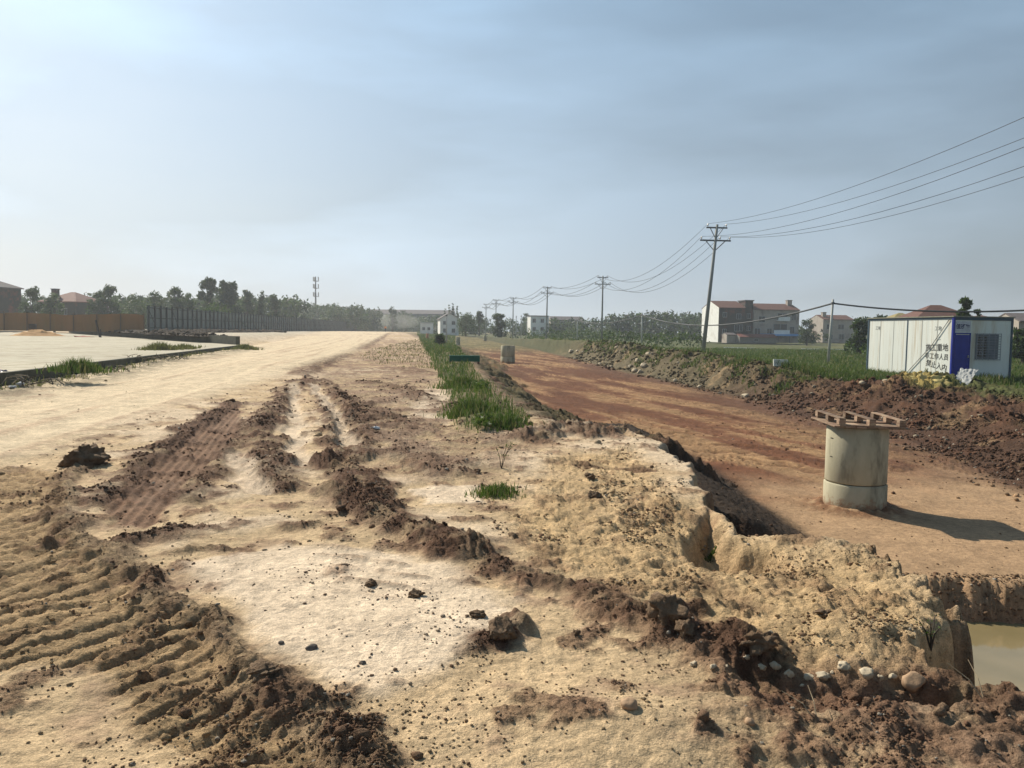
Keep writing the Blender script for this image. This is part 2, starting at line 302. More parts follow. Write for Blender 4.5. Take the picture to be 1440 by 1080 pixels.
def soil_mat():
    mt, nt, b = newmat('soil')
    a = nt.nodes.new('ShaderNodeAttribute'); a.attribute_name = 'soil'; k = nt.nodes.new('ShaderNodeAttribute'); k.attribute_name = 'clod'
    n1 = nz(nt, 2.2, 6, .65); n2 = nz(nt, 17, 6, .7); n3 = nz(nt, 110, 3, .7)
    c = mixc(nt, 1.0, a.outputs['Color'], mapr(nt, n1.outputs[0], .3, .7, .78, 1.2), 'MULTIPLY')
    c = mixc(nt, 1.0, c, mapr(nt, n2.outputs[0], .3, .7, .68, 1.28), 'MULTIPLY')
    c = mixc(nt, 1.0, c, mapr(nt, n3.outputs[0], .3, .7, .7, 1.28), 'MULTIPLY')
    # dark specks = little crumbs of damp soil
    n4 = nz(nt, 42, 2, .5); sp = mapr(nt, n4.outputs[0], .66, .72, 0, .6); n5 = nz(nt, 1.5, 3, .6)
    ml = nt.nodes.new('ShaderNodeMath'); ml.operation = 'MULTIPLY'; nt.links.new(sp, ml.inputs[0]); nt.links.new(mapr(nt, n5.outputs[0], .45, .65, 0, 1), ml.inputs[1])
    c = mixc(nt, ml.outputs[0], c, (.10, .065, .04)); nt.links.new(c, b.inputs['Base Color'])
    b.inputs['Roughness'].default_value = .95; b.inputs['Specular IOR Level'].default_value = .15
    nb1 = nz(nt, 45, 6, .8); nb2 = nz(nt, 9, 5, .7)
    st = nt.nodes.new('ShaderNodeMath'); st.operation = 'MULTIPLY_ADD'; nt.links.new(k.outputs['Fac'], st.inputs[0]); st.inputs[1].default_value = .8; st.inputs[2].default_value = .35; st.use_clamp = True
    b1 = nt.nodes.new('ShaderNodeBump'); b1.inputs['Distance'].default_value = .03; nt.links.new(st.outputs[0], b1.inputs['Strength']); nt.links.new(nb1.outputs[0], b1.inputs['Height'])
    b2 = nt.nodes.new('ShaderNodeBump'); b2.inputs['Distance'].default_value = .07; nt.links.new(st.outputs[0], b2.inputs['Strength']); nt.links.new(nb2.outputs[0], b2.inputs['Height']); nt.links.new(b1.outputs[0], b2.inputs['Normal'])
    nt.links.new(b2.outputs[0], b.inputs['Normal'])
    return mt

# ------------------------------------------------------------------ object helpers
def tag(o, label=None, cat=None, group=None, kind=None):
    if label: o['label'] = label
    if cat: o['category'] = cat
    if group: o['group'] = group
    if kind: o['kind'] = kind
    return o
def link(name, me, parent=None):
    o = bpy.data.objects.new(name, me); COL.objects.link(o)
    if parent: o.parent = parent
    return o
def empty(name, loc=(0, 0, 0), rz=0):
    o = bpy.data.objects.new(name, None); COL.objects.link(o); o.location = loc; o.rotation_euler = (0, 0, rz); o.empty_display_size = .3; return o
def npmesh(name, V, Fq, mt=None, smooth=False, attrs=None):
    """V (n,3); Fq (m,k) int array with k = 3 or 4"""
    me = bpy.data.meshes.new(name); V = np.asarray(V, np.float32); Fq = np.asarray(Fq, np.int32); k = Fq.shape[1]
    me.vertices.add(len(V)); me.vertices.foreach_set('co', V.ravel()); me.loops.add(Fq.size); me.loops.foreach_set('vertex_index', Fq.ravel())
    me.polygons.add(len(Fq)); me.polygons.foreach_set('loop_start', np.arange(0, Fq.size, k, dtype=np.int32))
    if smooth: me.polygons.foreach_set('use_smooth', np.ones(len(Fq), bool))
    for nm, typ, arr in (attrs or []):
        a_ = me.attributes.new(nm, typ, 'POINT'); arr = np.asarray(arr, np.float32)
        a_.data.foreach_set('color' if typ == 'FLOAT_COLOR' else 'value', arr.ravel())
    me.update(calc_edges=True); me.validate()
    if mt: me.materials.append(mt)
    return me
class MB:
    def __init__(s): s.v = []; s.f = []
    def add(s, vs, fs):
        n = len(s.v); s.v += [tuple(v) for v in vs]; s.f += [tuple(i+n for i in f) for f in fs]; return s
    def box(s, c, d, rz=0, rx=0, ry=0):
        M = Matrix.Translation(c) @ Matrix.Rotation(rz, 4, 'Z') @ Matrix.Rotation(ry, 4, 'Y') @ Matrix.Rotation(rx, 4, 'X')
        q = [M @ Vector((sx*d[0]/2, sy*d[1]/2, sz*d[2]/2)) for sx in (-1, 1) for sy in (-1, 1) for sz in (-1, 1)]
        return s.add(q, [(0, 1, 3, 2), (4, 6, 7, 5), (0, 4, 5, 1), (2, 3, 7, 6), (0, 2, 6, 4), (1, 5, 7, 3)])
    def box2(s, a, b): return s.box([(a[i]+b[i])/2 for i in range(3)], [abs(b[i]-a[i]) for i in range(3)])
    def tube(s, pts, r, n=8, cap=True):
        pts = [Vector(p) for p in pts]; rs = r if isinstance(r, (list, tuple)) else [r]*len(pts); base = len(s.v)
        for i, p in enumerate(pts):
            d = (pts[min(i+1, len(pts)-1)]-pts[max(i-1, 0)]).normalized(); a = Vector((0, 0, 1)) if abs(d.z) < .95 else Vector((1, 0, 0))
            u = d.cross(a).normalized(); w = d.cross(u)
            for k in range(n):
                t = 2*math.pi*k/n; s.v.append(tuple(p+(u*math.cos(t)+w*math.sin(t))*rs[i]))
        for i in range(len(pts)-1):
            for k in range(n):
                k2 = (k+1) % n; s.f.append((base+i*n+k, base+i*n+k2, base+(i+1)*n+k2, base+(i+1)*n+k))
        if cap: s.f.append(tuple(base+k for k in range(n))[::-1]); s.f.append(tuple(base+(len(pts)-1)*n+k for k in range(n)))
        return s
    def bar(s, a, b, w, h=None):
        a = Vector(a); b = Vector(b); d = b-a; L = d.length; q = d.to_track_quat('X', 'Z'); h = h or w; M = Matrix.Translation((a+b)/2) @ q.to_matrix().to_4x4()
        qv = [M @ Vector((sx*L/2, sy*w/2, sz*h/2)) for sx in (-1, 1) for sy in (-1, 1) for sz in (-1, 1)]
        return s.add(qv, [(0, 1, 3, 2), (4, 6, 7, 5), (0, 4, 5, 1), (2, 3, 7, 6), (0, 2, 6, 4), (1, 5, 7, 3)])
    def build(s, name, mt, parent=None, smooth=False, bevel=0):
        me = bpy.data.meshes.new(name); me.from_pydata(s.v, [], s.f); me.materials.append(mt)
        if smooth: me.polygons.foreach_set('use_smooth', [True]*len(me.polygons))
        import bmesh
        bm = bmesh.new(); bm.from_mesh(me); bmesh.ops.recalc_face_normals(bm, faces=bm.faces)
        if bevel: bmesh.ops.bevel(bm, geom=bm.edges[:], offset=bevel, segments=1, affect='EDGES', clamp_overlap=True)
        bm.to_mesh(me); bm.free(); me.update()
        return link(name, me, parent)
def copy_tree(o, parent=None):
    c = o.copy(); COL.objects.link(c); c.parent = parent
    for ch in list(o.children): copy_tree(ch, c)
    return c

# ------------------------------------------------------------------ build the ground
QUICK = False
def build_ground():
    a = np.concatenate([np.arange(-75, -36, .35), np.arange(-36, 36, .078), np.arange(36, 75.1, .35)])
    rr = []; r = 2.2
    while r < 1600:
        rr.append(r); d = max(r-1.2, 1.2); r += min(max(.0085, d*d/(1080*.78*1.5)*1.15), .075 if r < 17 else .16 if r < 46 else .5 if r < 80 else r*.02 if r < 160 else r*.06)
    rr = np.array(rr); A, RR = np.meshgrid(np.radians(a), rr)
    X = RR*np.sin(A); Y = RR*np.cos(A)-1.5
    X += 0; z, col, clod, reg, _ = terrain(X, Y)
    nr, nc = X.shape; print('GROUND', nr, nc)
    V = np.stack([X, Y, z], -1).reshape(-1, 3); idx = np.arange(nr*nc).reshape(nr, nc)
    Q = np.stack([idx[:-1, :-1], idx[:-1, 1:], idx[1:, 1:], idx[1:, :-1]], -1).reshape(-1, 4)[:, ::-1]
    rg = reg[:-1, :-1].reshape(-1); C4 = np.concatenate([col.reshape(-1, 3), np.ones((nr*nc, 1))], 1); cl = clod.reshape(-1)
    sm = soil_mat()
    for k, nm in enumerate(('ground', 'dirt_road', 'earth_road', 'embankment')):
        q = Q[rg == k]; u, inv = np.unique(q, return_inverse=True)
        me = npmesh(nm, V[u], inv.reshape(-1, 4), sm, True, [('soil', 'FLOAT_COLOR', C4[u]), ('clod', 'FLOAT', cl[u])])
        tag(link(nm, me), kind='structure')
build_ground()

# ------------------------------------------------------------------ crumbs and rocks
def ico(sub):
    import bmesh
    bm = bmesh.new(); bmesh.ops.create_icosphere(bm, subdivisions=sub, radius=1); v = np.array([x.co[:] for x in bm.verts]); bm.verts.index_update(); f = np.array([[w.index for w in x.verts] for x in bm.faces]); bm.free(); return v, f
def rockshape(sub, seed, rough=.3, flat=.75):
    v, f = ico(sub); r = np.random.default_rng(seed); 
    for _ in range(6):
        d = r.normal(size=3); d /= np.linalg.norm(d); h = .55+.35*r.random(); k = v@d; v = v-np.outer(np.clip(k-h, 0, None), d)
    n = perlin(v[:, 0]*2+seed*3.1+v[:, 2]*1.3, v[:, 1]*2+v[:, 2]*1.7, seed); v = v*(1+rough*n)[:, None]
    if sub >= 3: n = perlin(v[:, 0]*6+seed+v[:, 2]*4, v[:, 1]*6+v[:, 2]*5, seed+5); v = v*(1+rough*.35*n)[:, None]
    v[:, 2] *= flat; return v, f
def scatter(n, xr, yr, wfun, smin, smax, pw, sub, seed, colf=None):
    r = np.random.default_rng(seed); X = r.uniform(*xr, n*6)
    u = r.random(n*6); Y = yr[0]*(yr[1]/yr[0])**u
    X = X*Y/yr[1]*1.0 if xr[2:] else X
    return X, Y
def crumbs():
    r = np.random.default_rng(3); N = 420000
    ang = np.radians(r.uniform(-38, 38, N)); D = 2.2*(26/2.2)**r.random(N); X = D*np.sin(ang); Y = D*np.cos(ang)
    z, col, clod, reg, ex = terrain(X, Y); lum = col.mean(-1)
    p = np.where(reg == 1, .004, np.where(reg == 2, .025, .05+.9*np.clip(clod-.3, 0, 1)*sst(.34, .12, lum)))
    patch = sst(-.1, .6, fbm(X*1.2, Y*1.2, 3, 301)+.5*fbm(X*5, Y*5, 2, 303)); p = np.where((reg == 0) & (ex['s'] < 0), p+.35*ex['wp']*(.3+patch), p); p = p*(.12+patch)
    hb = (ex['s'] > .2) & (Y < 8.95); p = np.where(hb, np.where(z > -1.58, .9, 0), p)
    keep = r.random(N) < p*.85; X, Y, z, col, D = X[keep], Y[keep], z[keep], col[keep], D[keep]; n = len(X)
    sz = (.0026+.00065*D)*(.8+1.9*r.random(n)**4); big = r.random(n) < .012; sz = np.where(big, sz*r.uniform(1.8, 4.5, n), sz); sz = np.clip(sz, .006, .07)
    shapes = [rockshape(1, k+1, .45) for k in range(6)]
    Vs, Fs, Cs = [], [], []; off = 0; kind = r.integers(0, 6, n)
    th = r.uniform(0, 2*np.pi, n); ax = r.uniform(.7, 1.3, (n, 3)); dk = r.random(n)
    cc = col*.75*(1-.0)+0; mixw = (r.random(n) < .35)[:, None]*.7; cc = cc*(1-mixw)+C_DARK*(.9+.8*dk[:, None])*mixw; st = r.random(n) < .03; cc[st] = np.array((.42, .37, .3))
    for k in range(6):
        i = np.where(kind == k)[0]; v, f = shapes[k]; m_ = len(i)
        P = v[None]*ax[i][:, None, :]*sz[i][:, None, None]; c, s_ = np.cos(th[i])[:, None], np.sin(th[i])[:, None]
        Q = np.stack([P[..., 0]*c-P[..., 1]*s_+X[i][:, None], P[..., 0]*s_+P[..., 1]*c+Y[i][:, None], P[..., 2]+z[i][:, None]+.25*sz[i][:, None]], -1)
        Vs.append(Q.reshape(-1, 3)); Fs.append((f[None]+(np.arange(m_)*len(v))[:, None, None]+off).reshape(-1, 3)); off += m_*len(v); Cs.append(np.repeat(cc[i], len(v), 0))
    V = np.concatenate(Vs); Fc = np.concatenate(Fs); C_ = np.concatenate(Cs); C4 = np.concatenate([C_, np.ones((len(C_), 1))], 1)
    print('CRUMBS', n)
    me = npmesh('soil_crumbs', V, Fc, MATS['soil'], False, [('soil', 'FLOAT_COLOR', C4), ('clod', 'FLOAT', np.full(len(V), .6))])
    tag(link('soil_crumbs', me), 'loose crumbs of soil scattered over the sand', 'soil crumbs', kind='stuff')
crumbs()
def bank_clods():
    r = np.random.default_rng(9); N = 60000; Y = 12*(75/12)**r.random(N); t0 = r.uniform(-.9, 6, N); X = np.interp(Y, TOE[:, 1], TOE[:, 0])+t0
    z, col, clod, reg, ex = terrain(X, Y); k = (ex['t'] < ex['cw']+.8) & (r.random(N) < np.clip(.5+.5*ex['t'], 0, 1)*sst(-.5, .4, fbm(X*.7, Y*.7, 3, 5))*.5); X, Y, z, col = X[k], Y[k], z[k], col[k]; n = len(X)
    sz = (.009+.0009*Y)*(.8+2.4*r.random(n)**4); v, f = rockshape(1, 5, .5); th = r.uniform(0, 6.28, n); c, s_ = np.cos(th)[:, None], np.sin(th)[:, None]; P = v[None]*r.uniform(.6, 1.4, (n, 3))[:, None, :]*sz[:, None, None]
    Q = np.stack([P[..., 0]*c-P[..., 1]*s_+X[:, None], P[..., 0]*s_+P[..., 1]*c+Y[:, None], P[..., 2]+z[:, None]+.2*sz[:, None]], -1).reshape(-1, 3)
    cc = col*r.uniform(.55, 1.5, n)[:, None]; i = r.random(n) < .05; cc[i] = np.array((.36, .30, .22)); C4 = np.concatenate([np.repeat(cc, len(v), 0), np.ones((len(Q), 1))], 1)
    me = npmesh('bank_clods', Q, (f[None]+(np.arange(n)*len(v))[:, None, None]).reshape(-1, 3), MATS['soil'], False, [('soil', 'FLOAT_COLOR', C4), ('clod', 'FLOAT', np.full(len(Q), .6))]); print('BANK', n)
    tag(link('bank_clods', me), 'loose clods of dark soil littering the bank', 'soil clods', kind='stuff')
bank_clods()
def w_clod(l): return 'clod' in l or 'clump' in l or 'lump' in l
def rock(name, px, py, wpx, label, cat, c, zplane=0., seed=1, flat=.7, group=None, sink=.25, rough=.35, yaw=None, asp=1.0):
    x, y = hit(px, py); r_ = wpx/2*math.hypot(x, y)/F
    v, f = rockshape(4 if w_clod(label) else 3, seed, rough, flat); v = v*(1+(.10*worley(v[:, 0]*3+seed, v[:, 1]*3+v[:, 2]*2, seed)+.06*perlin(v[:, 0]*9, v[:, 1]*9+v[:, 2]*7, seed))[:, None]*(1 if w_clod(label) else .2)); v = v*r_; v[:, 1] *= asp
    a = seed*1.3 if yaw is None else yaw; v = v@np.array([[math.cos(a), math.sin(a), 0], [-math.sin(a), math.cos(a), 0], [0, 0, 1]])
    me = npmesh(name, v, f, c, False); o = link(name, me); o.location = (x, y, gz(x, y)+r_*flat*(1-sink*2)*.8); tag(o, label, cat, group); return o
m_clod = mat('clod_soil', (.13, .083, .05), (.23, .155, .095), 9, .95, bump=1.0, bscale=45, dist=.03); m_stone = mat('pale_stone', (.50, .42, .30), (.34, .27, .18), 12, .8, bump=.4)
m_gst = mat('grey_stone', (.09, .08, .07), (.16, .14, .12), 12, .95, bump=.3, spec=.1); m_bst = mat('brown_stone', (.42, .28, .17), (.28, .18, .11), 9, .85, bump=.5)
for i, (px, py, w, lab, mt_, fl) in enumerate([
  (122, 655, 50, 'large dark brown soil clod standing alone beside the tan road', m_clod, .75), (935, 868, 48, 'biggest flat topped clod on the dark soil berm in the foreground', m_clod, .7),
  (705, 897, 38, 'upright dark clod at the tip of the pale sand patch', m_clod, .8), (585, 840, 18, 'small crumbly clod in the middle of the pale sand patch', m_clod, .7),
  (1068, 918, 40, 'black brown clump of soil above the row of pale stones', m_clod, .7), (370, 950, 38, 'flat dark clod lying at the edge of the cleat marks', m_clod, .45),
  (962, 888, 26, 'smaller clod just right of the biggest flat topped clod', m_clod, .7), (520, 825, 14, 'pointed little clod on the pale sand left of the crumbly one', m_clod, .9),
  (672, 868, 22, 'low clod on the pale sand above the upright clod', m_clod, .5), (1158, 865, 20, 'small dark clod on the yellow sand mound', m_clod, .5), (830, 672, 14, 'dark lump at the lip of the hollow in the sand', m_clod, .6),
  (835, 700, 16, 'round dark clump lying on the yellow sand below the hollow', m_clod, .7), (810, 895, 12, 'tiny upright clod on the yellow sand beside the berm', m_clod, .9)]):
    rock('soil_clod', px, py, w, lab, 'soil clod', mt_, 0, 11+i, fl, rough=.6)
for i, (px, py, w, lab, mt_, fl) in enumerate([
  (438, 915, 17, 'smooth dark grey pebble on the pale sand patch', m_gst, .5), (395, 906, 9, 'small black pebble left of the smooth grey pebble', m_gst, .6), (1285, 972, 30, 'orange brown stone near the edge of the water hole', m_bst, .9),
  (885, 995, 26, 'grey brown rounded stone lying on the yellow sand', m_bst, .6), (510, 936, 10, 'small dark pebble between the pale sand and the damp patch', m_gst, .6), (1055, 1018, 16, 'pinkish stone half buried in the bottom right soil', m_bst, .7)]):
    rock('stone', px, py, w, lab, 'stone', mt_, 0, 31+i, fl, rough=.15)
for i, (px, py, w) in enumerate([(1003, 944, 14), (1022, 939, 7), (1050, 945, 12), (1072, 942, 15), (1090, 943, 17), (1110, 951, 20), (1138, 956, 17), (1128, 966, 9), (1158, 955, 19), (1186, 946, 22), (1170, 950, 12), (1217, 949, 25), (1238, 956, 14), (1255, 962, 12), (1083, 893, 11), (1070, 898, 7), (976, 938, 14)]):
    rock('pale_stone', px, py, w*.8, 'one of the pale stones strung out in the soil hollow', 'stone', m_stone, -.12, 51+i, .7, 'pale stones in the soil hollow', rough=.35, asp=(.6, 1.0, .75, 1.2, .85)[i % 5], sink=.34)
for i, (px, py, w, D) in enumerate([(812, 493, 5, 75), (845, 500, 6, 60), (868, 488, 6, 62), (897, 500, 8, 52), (905, 508, 9, 50), (893, 511, 8, 50), (900, 518, 8, 49), (912, 498, 7, 52), (857, 514, 6, 56), (1049, 523, 9, 34), (985, 533, 6, 39), (1212, 548, 7, 29), (1245, 550, 7, 28), (950, 527, 6, 43), (803, 497, 6, 78), (925, 503, 6, 50), (887, 503, 6, 53), (1012, 540, 5, 35)]):
    x, y, z = atd(px, py, D); v, f = rockshape(3, 80+i, .2, .7); v = v*w/2*D/F*1.3; me = npmesh('rubble_chunk', v, f, m_stone); o = link('rubble_chunk', me); o.location = (x, y, gz(x, y)+.06); tag(o, 'one of the whitish chunks of rubble lying on the dark bank', 'rubble', 'rubble chunks on the bank')

# ------------------------------------------------------------------ water
b = MB(); b.add([(1.4, 2.2, -1.6), (30, .5, -1.6), (30, 7.6, -1.6), (1.9, 9.2, -1.6)], [(0, 1, 2, 3)])
mw, nt, bs = newmat('pond_water'); bs.inputs['Base Color'].default_value = (.25, .19, .10, 1); bs.inputs['Roughness'].default_value = .07; bs.inputs['Specular IOR Level'].default_value = .5
n = nz(nt, 1.2, 3, .5); c = mixc(nt, mapr(nt, n.outputs[0], .35, .7, 0, 1), (.27, .21, .11), (.20, .16, .08)); nt.links.new(c, bs.inputs['Base Color'])
nb = nz(nt, 6, 2, .5); bp = nt.nodes.new('ShaderNodeBump'); bp.inputs['Strength'].default_value = .05; bp.inputs['Distance'].default_value = .01; nt.links.new(nb.outputs[0], bp.inputs['Height']); nt.links.new(bp.outputs[0], bs.inputs['Normal'])
tag(b.build('water', mw), kind='structure')

# ------------------------------------------------------------------ concrete shafts and pallet
m_conc = mat('shaft_concrete', (.46, .42, .30), (.35, .32, .22), 3.5, .9, bump=.35, bscale=60, c3=(.17, .155, .11), s3=3.0, stretch=(1, 1, .35)); m_wood = mat('pallet_wood', (.19, .11, .075), (.36, .27, .18), 6, .85, bump=.4, bscale=40, stretch=(1, 1, 6))
nt = m_conc.node_tree; bs = nt.nodes['Principled BSDF']; old = bs.inputs['Base Color'].links[0].from_socket; tcx = nt.nodes.new('ShaderNodeTexCoord'); sp_ = nt.nodes.new('ShaderNodeSeparateXYZ'); nt.links.new(tcx.outputs['Object'], sp_.inputs[0])
ny_ = nz(nt, 7, 5, .75); ad_ = nt.nodes.new('ShaderNodeMath'); ad_.operation = 'MULTIPLY_ADD'; nt.links.new(ny_.outputs[0], ad_.inputs[0]); ad_.inputs[1].default_value = -.75; nt.links.new(sp_.outputs[2], ad_.inputs[2])
cc_ = mixc(nt, mapr(nt, ad_.outputs[0], -.30, -.16, .85, 0), old, (.25, .13, .07)); nt.links.new(cc_, bs.inputs['Base Color'])
nt = m_wood.node_tree; bs = nt.nodes['Principled BSDF']; old = bs.inputs['Base Color'].links[0].from_socket; oi = nt.nodes.new('ShaderNodeObjectInfo'); nt.links.new(mixc(nt, 1.0, old, mapr(nt, oi.outputs['Random'], 0, 1, .55, 1.45), 'MULTIPLY'), bs.inputs['Base Color'])
def ringmb(r, t, z0, z1, n=56, lip=.0):
    b = MB(); prof = [(r-lip, z0), (r, z0+.02), (r, z1-.02), (r-.02, z1), (r-t, z1), (r-t, z0)]; k = len(prof)
    for i in range(n):
        a = 2*math.pi*i/n
        for (q, z) in prof: b.v.append((q*math.cos(a), q*math.sin(a), z))
    for i in range(n):
        for j in range(k): b.f.append((i*k+j, ((i+1) % n)*k+j, ((i+1) % n)*k+(j+1) % k, i*k+(j+1) % k))
    return b
def shaft(x, y, z, r, secs, label):
    t = empty('concrete_shaft', (x, y, z)); tag(t, label, 'concrete shaft'); zz = -.15
    for i, h in enumerate(secs):
        b = ringmb(r+(0.012 if i == 0 else 0), .09, zz, zz+h-.012, lip=.008); o = b.build('ring_section', m_conc, t, True)
        for p in o.data.polygons: p.use_smooth = abs(p.normal.z) < .5
        bb = ringmb(r-.015, .07, zz+h-.012, zz+h, lip=0); 
        if i < len(secs)-1: bb.build('joint', mat('mortar', (.12, .11, .09)), o)
        zz += h
    return t
sx, sy = 5.62, 12.4; sz0 = gz(sx, sy)
sh = shaft(sx, sy, sz0, .468, (.60, .925), 'tall concrete shaft carrying a wooden pallet at the right')
fr = sh
for hz in (1.16, .86):
    a = math.atan2(-sy, -sx)-R(52)
    MB().box((.464*math.cos(a), .464*math.sin(a), hz), (.014, .06, .014), rz=a).build('lifting_mark', mat('dark_stain', (.07, .065, .05)), sh)
x2, y2, _ = atd(714, 510, 60); shaft(x2, y2, gz(x2, y2)-.02, .55, (.7, .85), 'short concrete shaft in the middle of the red earth road')
x3, y3, _ = atd(644, 484, 112); shaft(x3, y3, gz(x3, y3)-.05, .32, (.7, .8), 'thin pale concrete shaft far off beside the grass strip')
x4, y4, _ = atd(682, 472, 150); shaft(x4, y4, gz(x4, y4)-.05, .35, (.6, .6), 'tiny concrete shaft farthest along the red earth road')
th = math.atan2(sx, sy); pz = sz0-.15+.60+.925
P = empty('wooden_pallet', (sx+.02, sy+.02, pz+.004), -th+R(21.5)); P.rotation_euler = (R(1.0), R(1.2), -th+R(21.5)); tag(P, 'weathered wooden pallet lying upside down on the tall concrete shaft', 'pallet')
for i in range(7): MB().box((-.50+.0+i*.1667, 0, .011), (.155, 1.1+.01*(i % 3), .022)).build('deck_board', m_wood, P, bevel=.003)
for j in (-.55, 0, .55): MB().box((0, j*.92, .033), (1.0, .1, .022)).build('stringer_board', m_wood, P, bevel=.003)
for i in (-.5, 0, .5):
    for j in (-.49, 0, .49): MB().box((i*.92, j, .044+.042), (.1, .12, .084)).build('block', m_wood, P, bevel=.004)
for i in (-.5, 0, .5): MB().box((i*.92, 0, .128+.009), (.1, 1.1, .018)).build('runner_board', m_wood, P, bevel=.003)

# ------------------------------------------------------------------ left slab, kerb wall, rubble
m_slab = mat('slab_concrete', (.50, .455, .34), (.38, .335, .24), 2.5, .9, bump=.4, bscale=14, c3=(.26, .22, .15), s3=.9); nt = m_slab.node_tree; bs = nt.nodes['Principled BSDF']; old = bs.inputs['Base Color'].links[0].from_socket
br_ = nt.nodes.new('ShaderNodeTexBrick'); tcx = nt.nodes.new('ShaderNodeTexCoord'); nt.links.new(tcx.outputs['Object'], br_.inputs['Vector']); br_.inputs['Scale'].default_value = .2; br_.inputs['Brick Width'].default_value = 1; br_.inputs['Row Height'].default_value = 1; br_.inputs['Mortar Size'].default_value = .012; br_.offset = 0
br_.inputs['Color1'].default_value = (1, 1, 1, 1); br_.inputs['Color2'].default_value = (.86, .86, .86, 1); br_.inputs['Mortar'].default_value = (.45, .42, .36, 1)
ny_ = nz(nt, .8, 5, .7, stretch=(2.5, .35, 1)); cc_ = mixc(nt, 1.0, old, br_.outputs['Color'], 'MULTIPLY'); cc_ = mixc(nt, mapr(nt, ny_.outputs[0], .5, .68, 0, .6), cc_, (.30, .24, .15)); nt.links.new(cc_, bs.inputs['Base Color'])
m_kerb = mat('kerb_concrete', (.10, .10, .07), (.055, .055, .04), 2, .9, bump=.4, bscale=12)
poly = [(-10.9, 8), (-12.9, 19.3), (-19.3, 54.5), (-20.2, 55.7), (-76, 131.5), (-140, 131), (-90, 2), (-14, 1), (-10.6, 4)]
b = MB(); nn = len(poly); b.add([(x, y, .40) for x, y in poly]+[(x, y, .3) for x, y in poly], [tuple(range(nn))]+[(i, (i+1) % nn, (i+1) % nn+nn, i+nn) for i in range(nn)])
tag(b.build('concrete_pavement', m_slab), kind='structure')
t = empty('concrete_kerb', (-15.5, 34, 0)); tag(t, 'long low concrete kerb edging the pale slab beside the tan road', 'kerb')
for (a, c) in (((-10.9, 8), (-12.9, 19.3)), ((-12.9, 19.3), (-19.3, 54.5))):
    n_ = max(2, int(math.dist(a, c)/6))
    for i in range(n_):
        p = [a[k]+(c[k]-a[k])*i/n_ for k in (0, 1)]; q = [a[k]+(c[k]-a[k])*((i+1)/n_-.0012) for k in (0, 1)]
        o = MB().bar((p[0]+15.5+.06, p[1]-34, .15), (q[0]+15.5+.06, q[1]-34, .15), .14, .52+.01*(i % 2)).build('kerb_block', m_kerb, t, bevel=.01)
t = empty('retaining_wall', (-20, 56, 0)); tag(t, 'dark low concrete retaining wall crossing behind the pale slab', 'wall')
MB().bar((0, 0, .5), (-25, 33.9, .5), .3, 1.0).build('wall_segment', m_kerb, t); MB().bar((-25.02, 33.95, .5), (-56, 76, .5), .3, 1.04).build('wall_segment', m_kerb, t)
m_rub = mat('rubble_soil', (.035, .028, .022), (.08, .06, .045), 5, .95, bump=.8, spec=.05)
def heap(name, path, w, h, mt, label, cat, seed=5, kind=None, n=60, m_=14, group=None):
    path = np.array(path, float); L = np.r_[0, np.cumsum(np.hypot(*np.diff(path[:, :2], axis=0).T))]; u = np.linspace(0, L[-1], n)
    cx = np.interp(u, L, path[:, 0]); cy = np.interp(u, L, path[:, 1]); cz = np.interp(u, L, path[:, 2]); tx = np.gradient(cx); ty = np.gradient(cy); l = np.hypot(tx, ty); tx /= l; ty /= l
    v_ = np.linspace(-1, 1, m_); X = cx[:, None]-ty[:, None]*v_*w; Y = cy[:, None]+tx[:, None]*v_*w
    end = np.minimum(1, np.minimum(u, L[-1]-u)/(w*1.2))[:, None]**.5
    Z = cz[:, None]+(1-v_**2)*h*end*(.35+1.3*billow(X*1.1+seed, Y*1.1, 4, seed)+.5*worley(X*1.6, Y*1.6, seed))-.06
    V = np.stack([X, Y, Z], -1).reshape(-1, 3); idx = np.arange(n*m_).reshape(n, m_); Q = np.stack([idx[:-1, :-1], idx[1:, :-1], idx[1:, 1:], idx[:-1, 1:]], -1).reshape(-1, 4)
    r = np.random.default_rng(seed); rv, rf_ = rockshape(1, seed, .5); N = int(L[-1]*14); q = r.random(N)*L[-1]; e = r.normal(size=N)*w*.55; px_ = np.interp(q, u, cx)-np.interp(q, u, ty)*e; py_ = np.interp(q, u, cy)+np.interp(q, u, tx)*e; pz_ = np.interp(q, u, cz)+h*.6*np.clip(1-(e/w)**2, 0, 1); sz = .06+.22*r.random(N)**4
    RV = (rv[None]*sz[:, None, None]*r.uniform(.6, 1.4, (N, 3))[:, None, :]+np.stack([px_, py_, pz_], -1)[:, None, :]).reshape(-1, 3); RF = (rf_[None]+(np.arange(N)*len(rv))[:, None, None]+len(V)).reshape(-1, 3)
    T3 = np.concatenate([Q[:, [0, 1, 2]], Q[:, [0, 2, 3]], RF]); o = link(name, npmesh(name, np.concatenate([V, RV]), T3, mt)); tag(o, label, cat, group, kind); return o
heap('rubble_ridge', [(-24, 61.5, .95), (-34, 75, 1.0), (-46, 91.5, 1.0), (-60, 110, 1.0), (-74, 129, 1.0)], 1.2, .16, m_rub, 'dark ridge of rubble heaped along the retaining wall', 'rubble ridge', 5, n=420)
heap('earth_ridge', [(-33.5, 72, .95), (-36, 84, 1.0), (-37, 100, 1.0), (-37.5, 125, 1.0)], 1.0, .3, m_rub, 'low dark earth ridge running in front of the grey hoarding', 'earth ridge', 8, n=200)
x, y, z = atd(38, 460, 88); m_och = mat('ochre_sand', (.45, .25, .09), (.36, .19, .07), 3, .95, bump=.5)
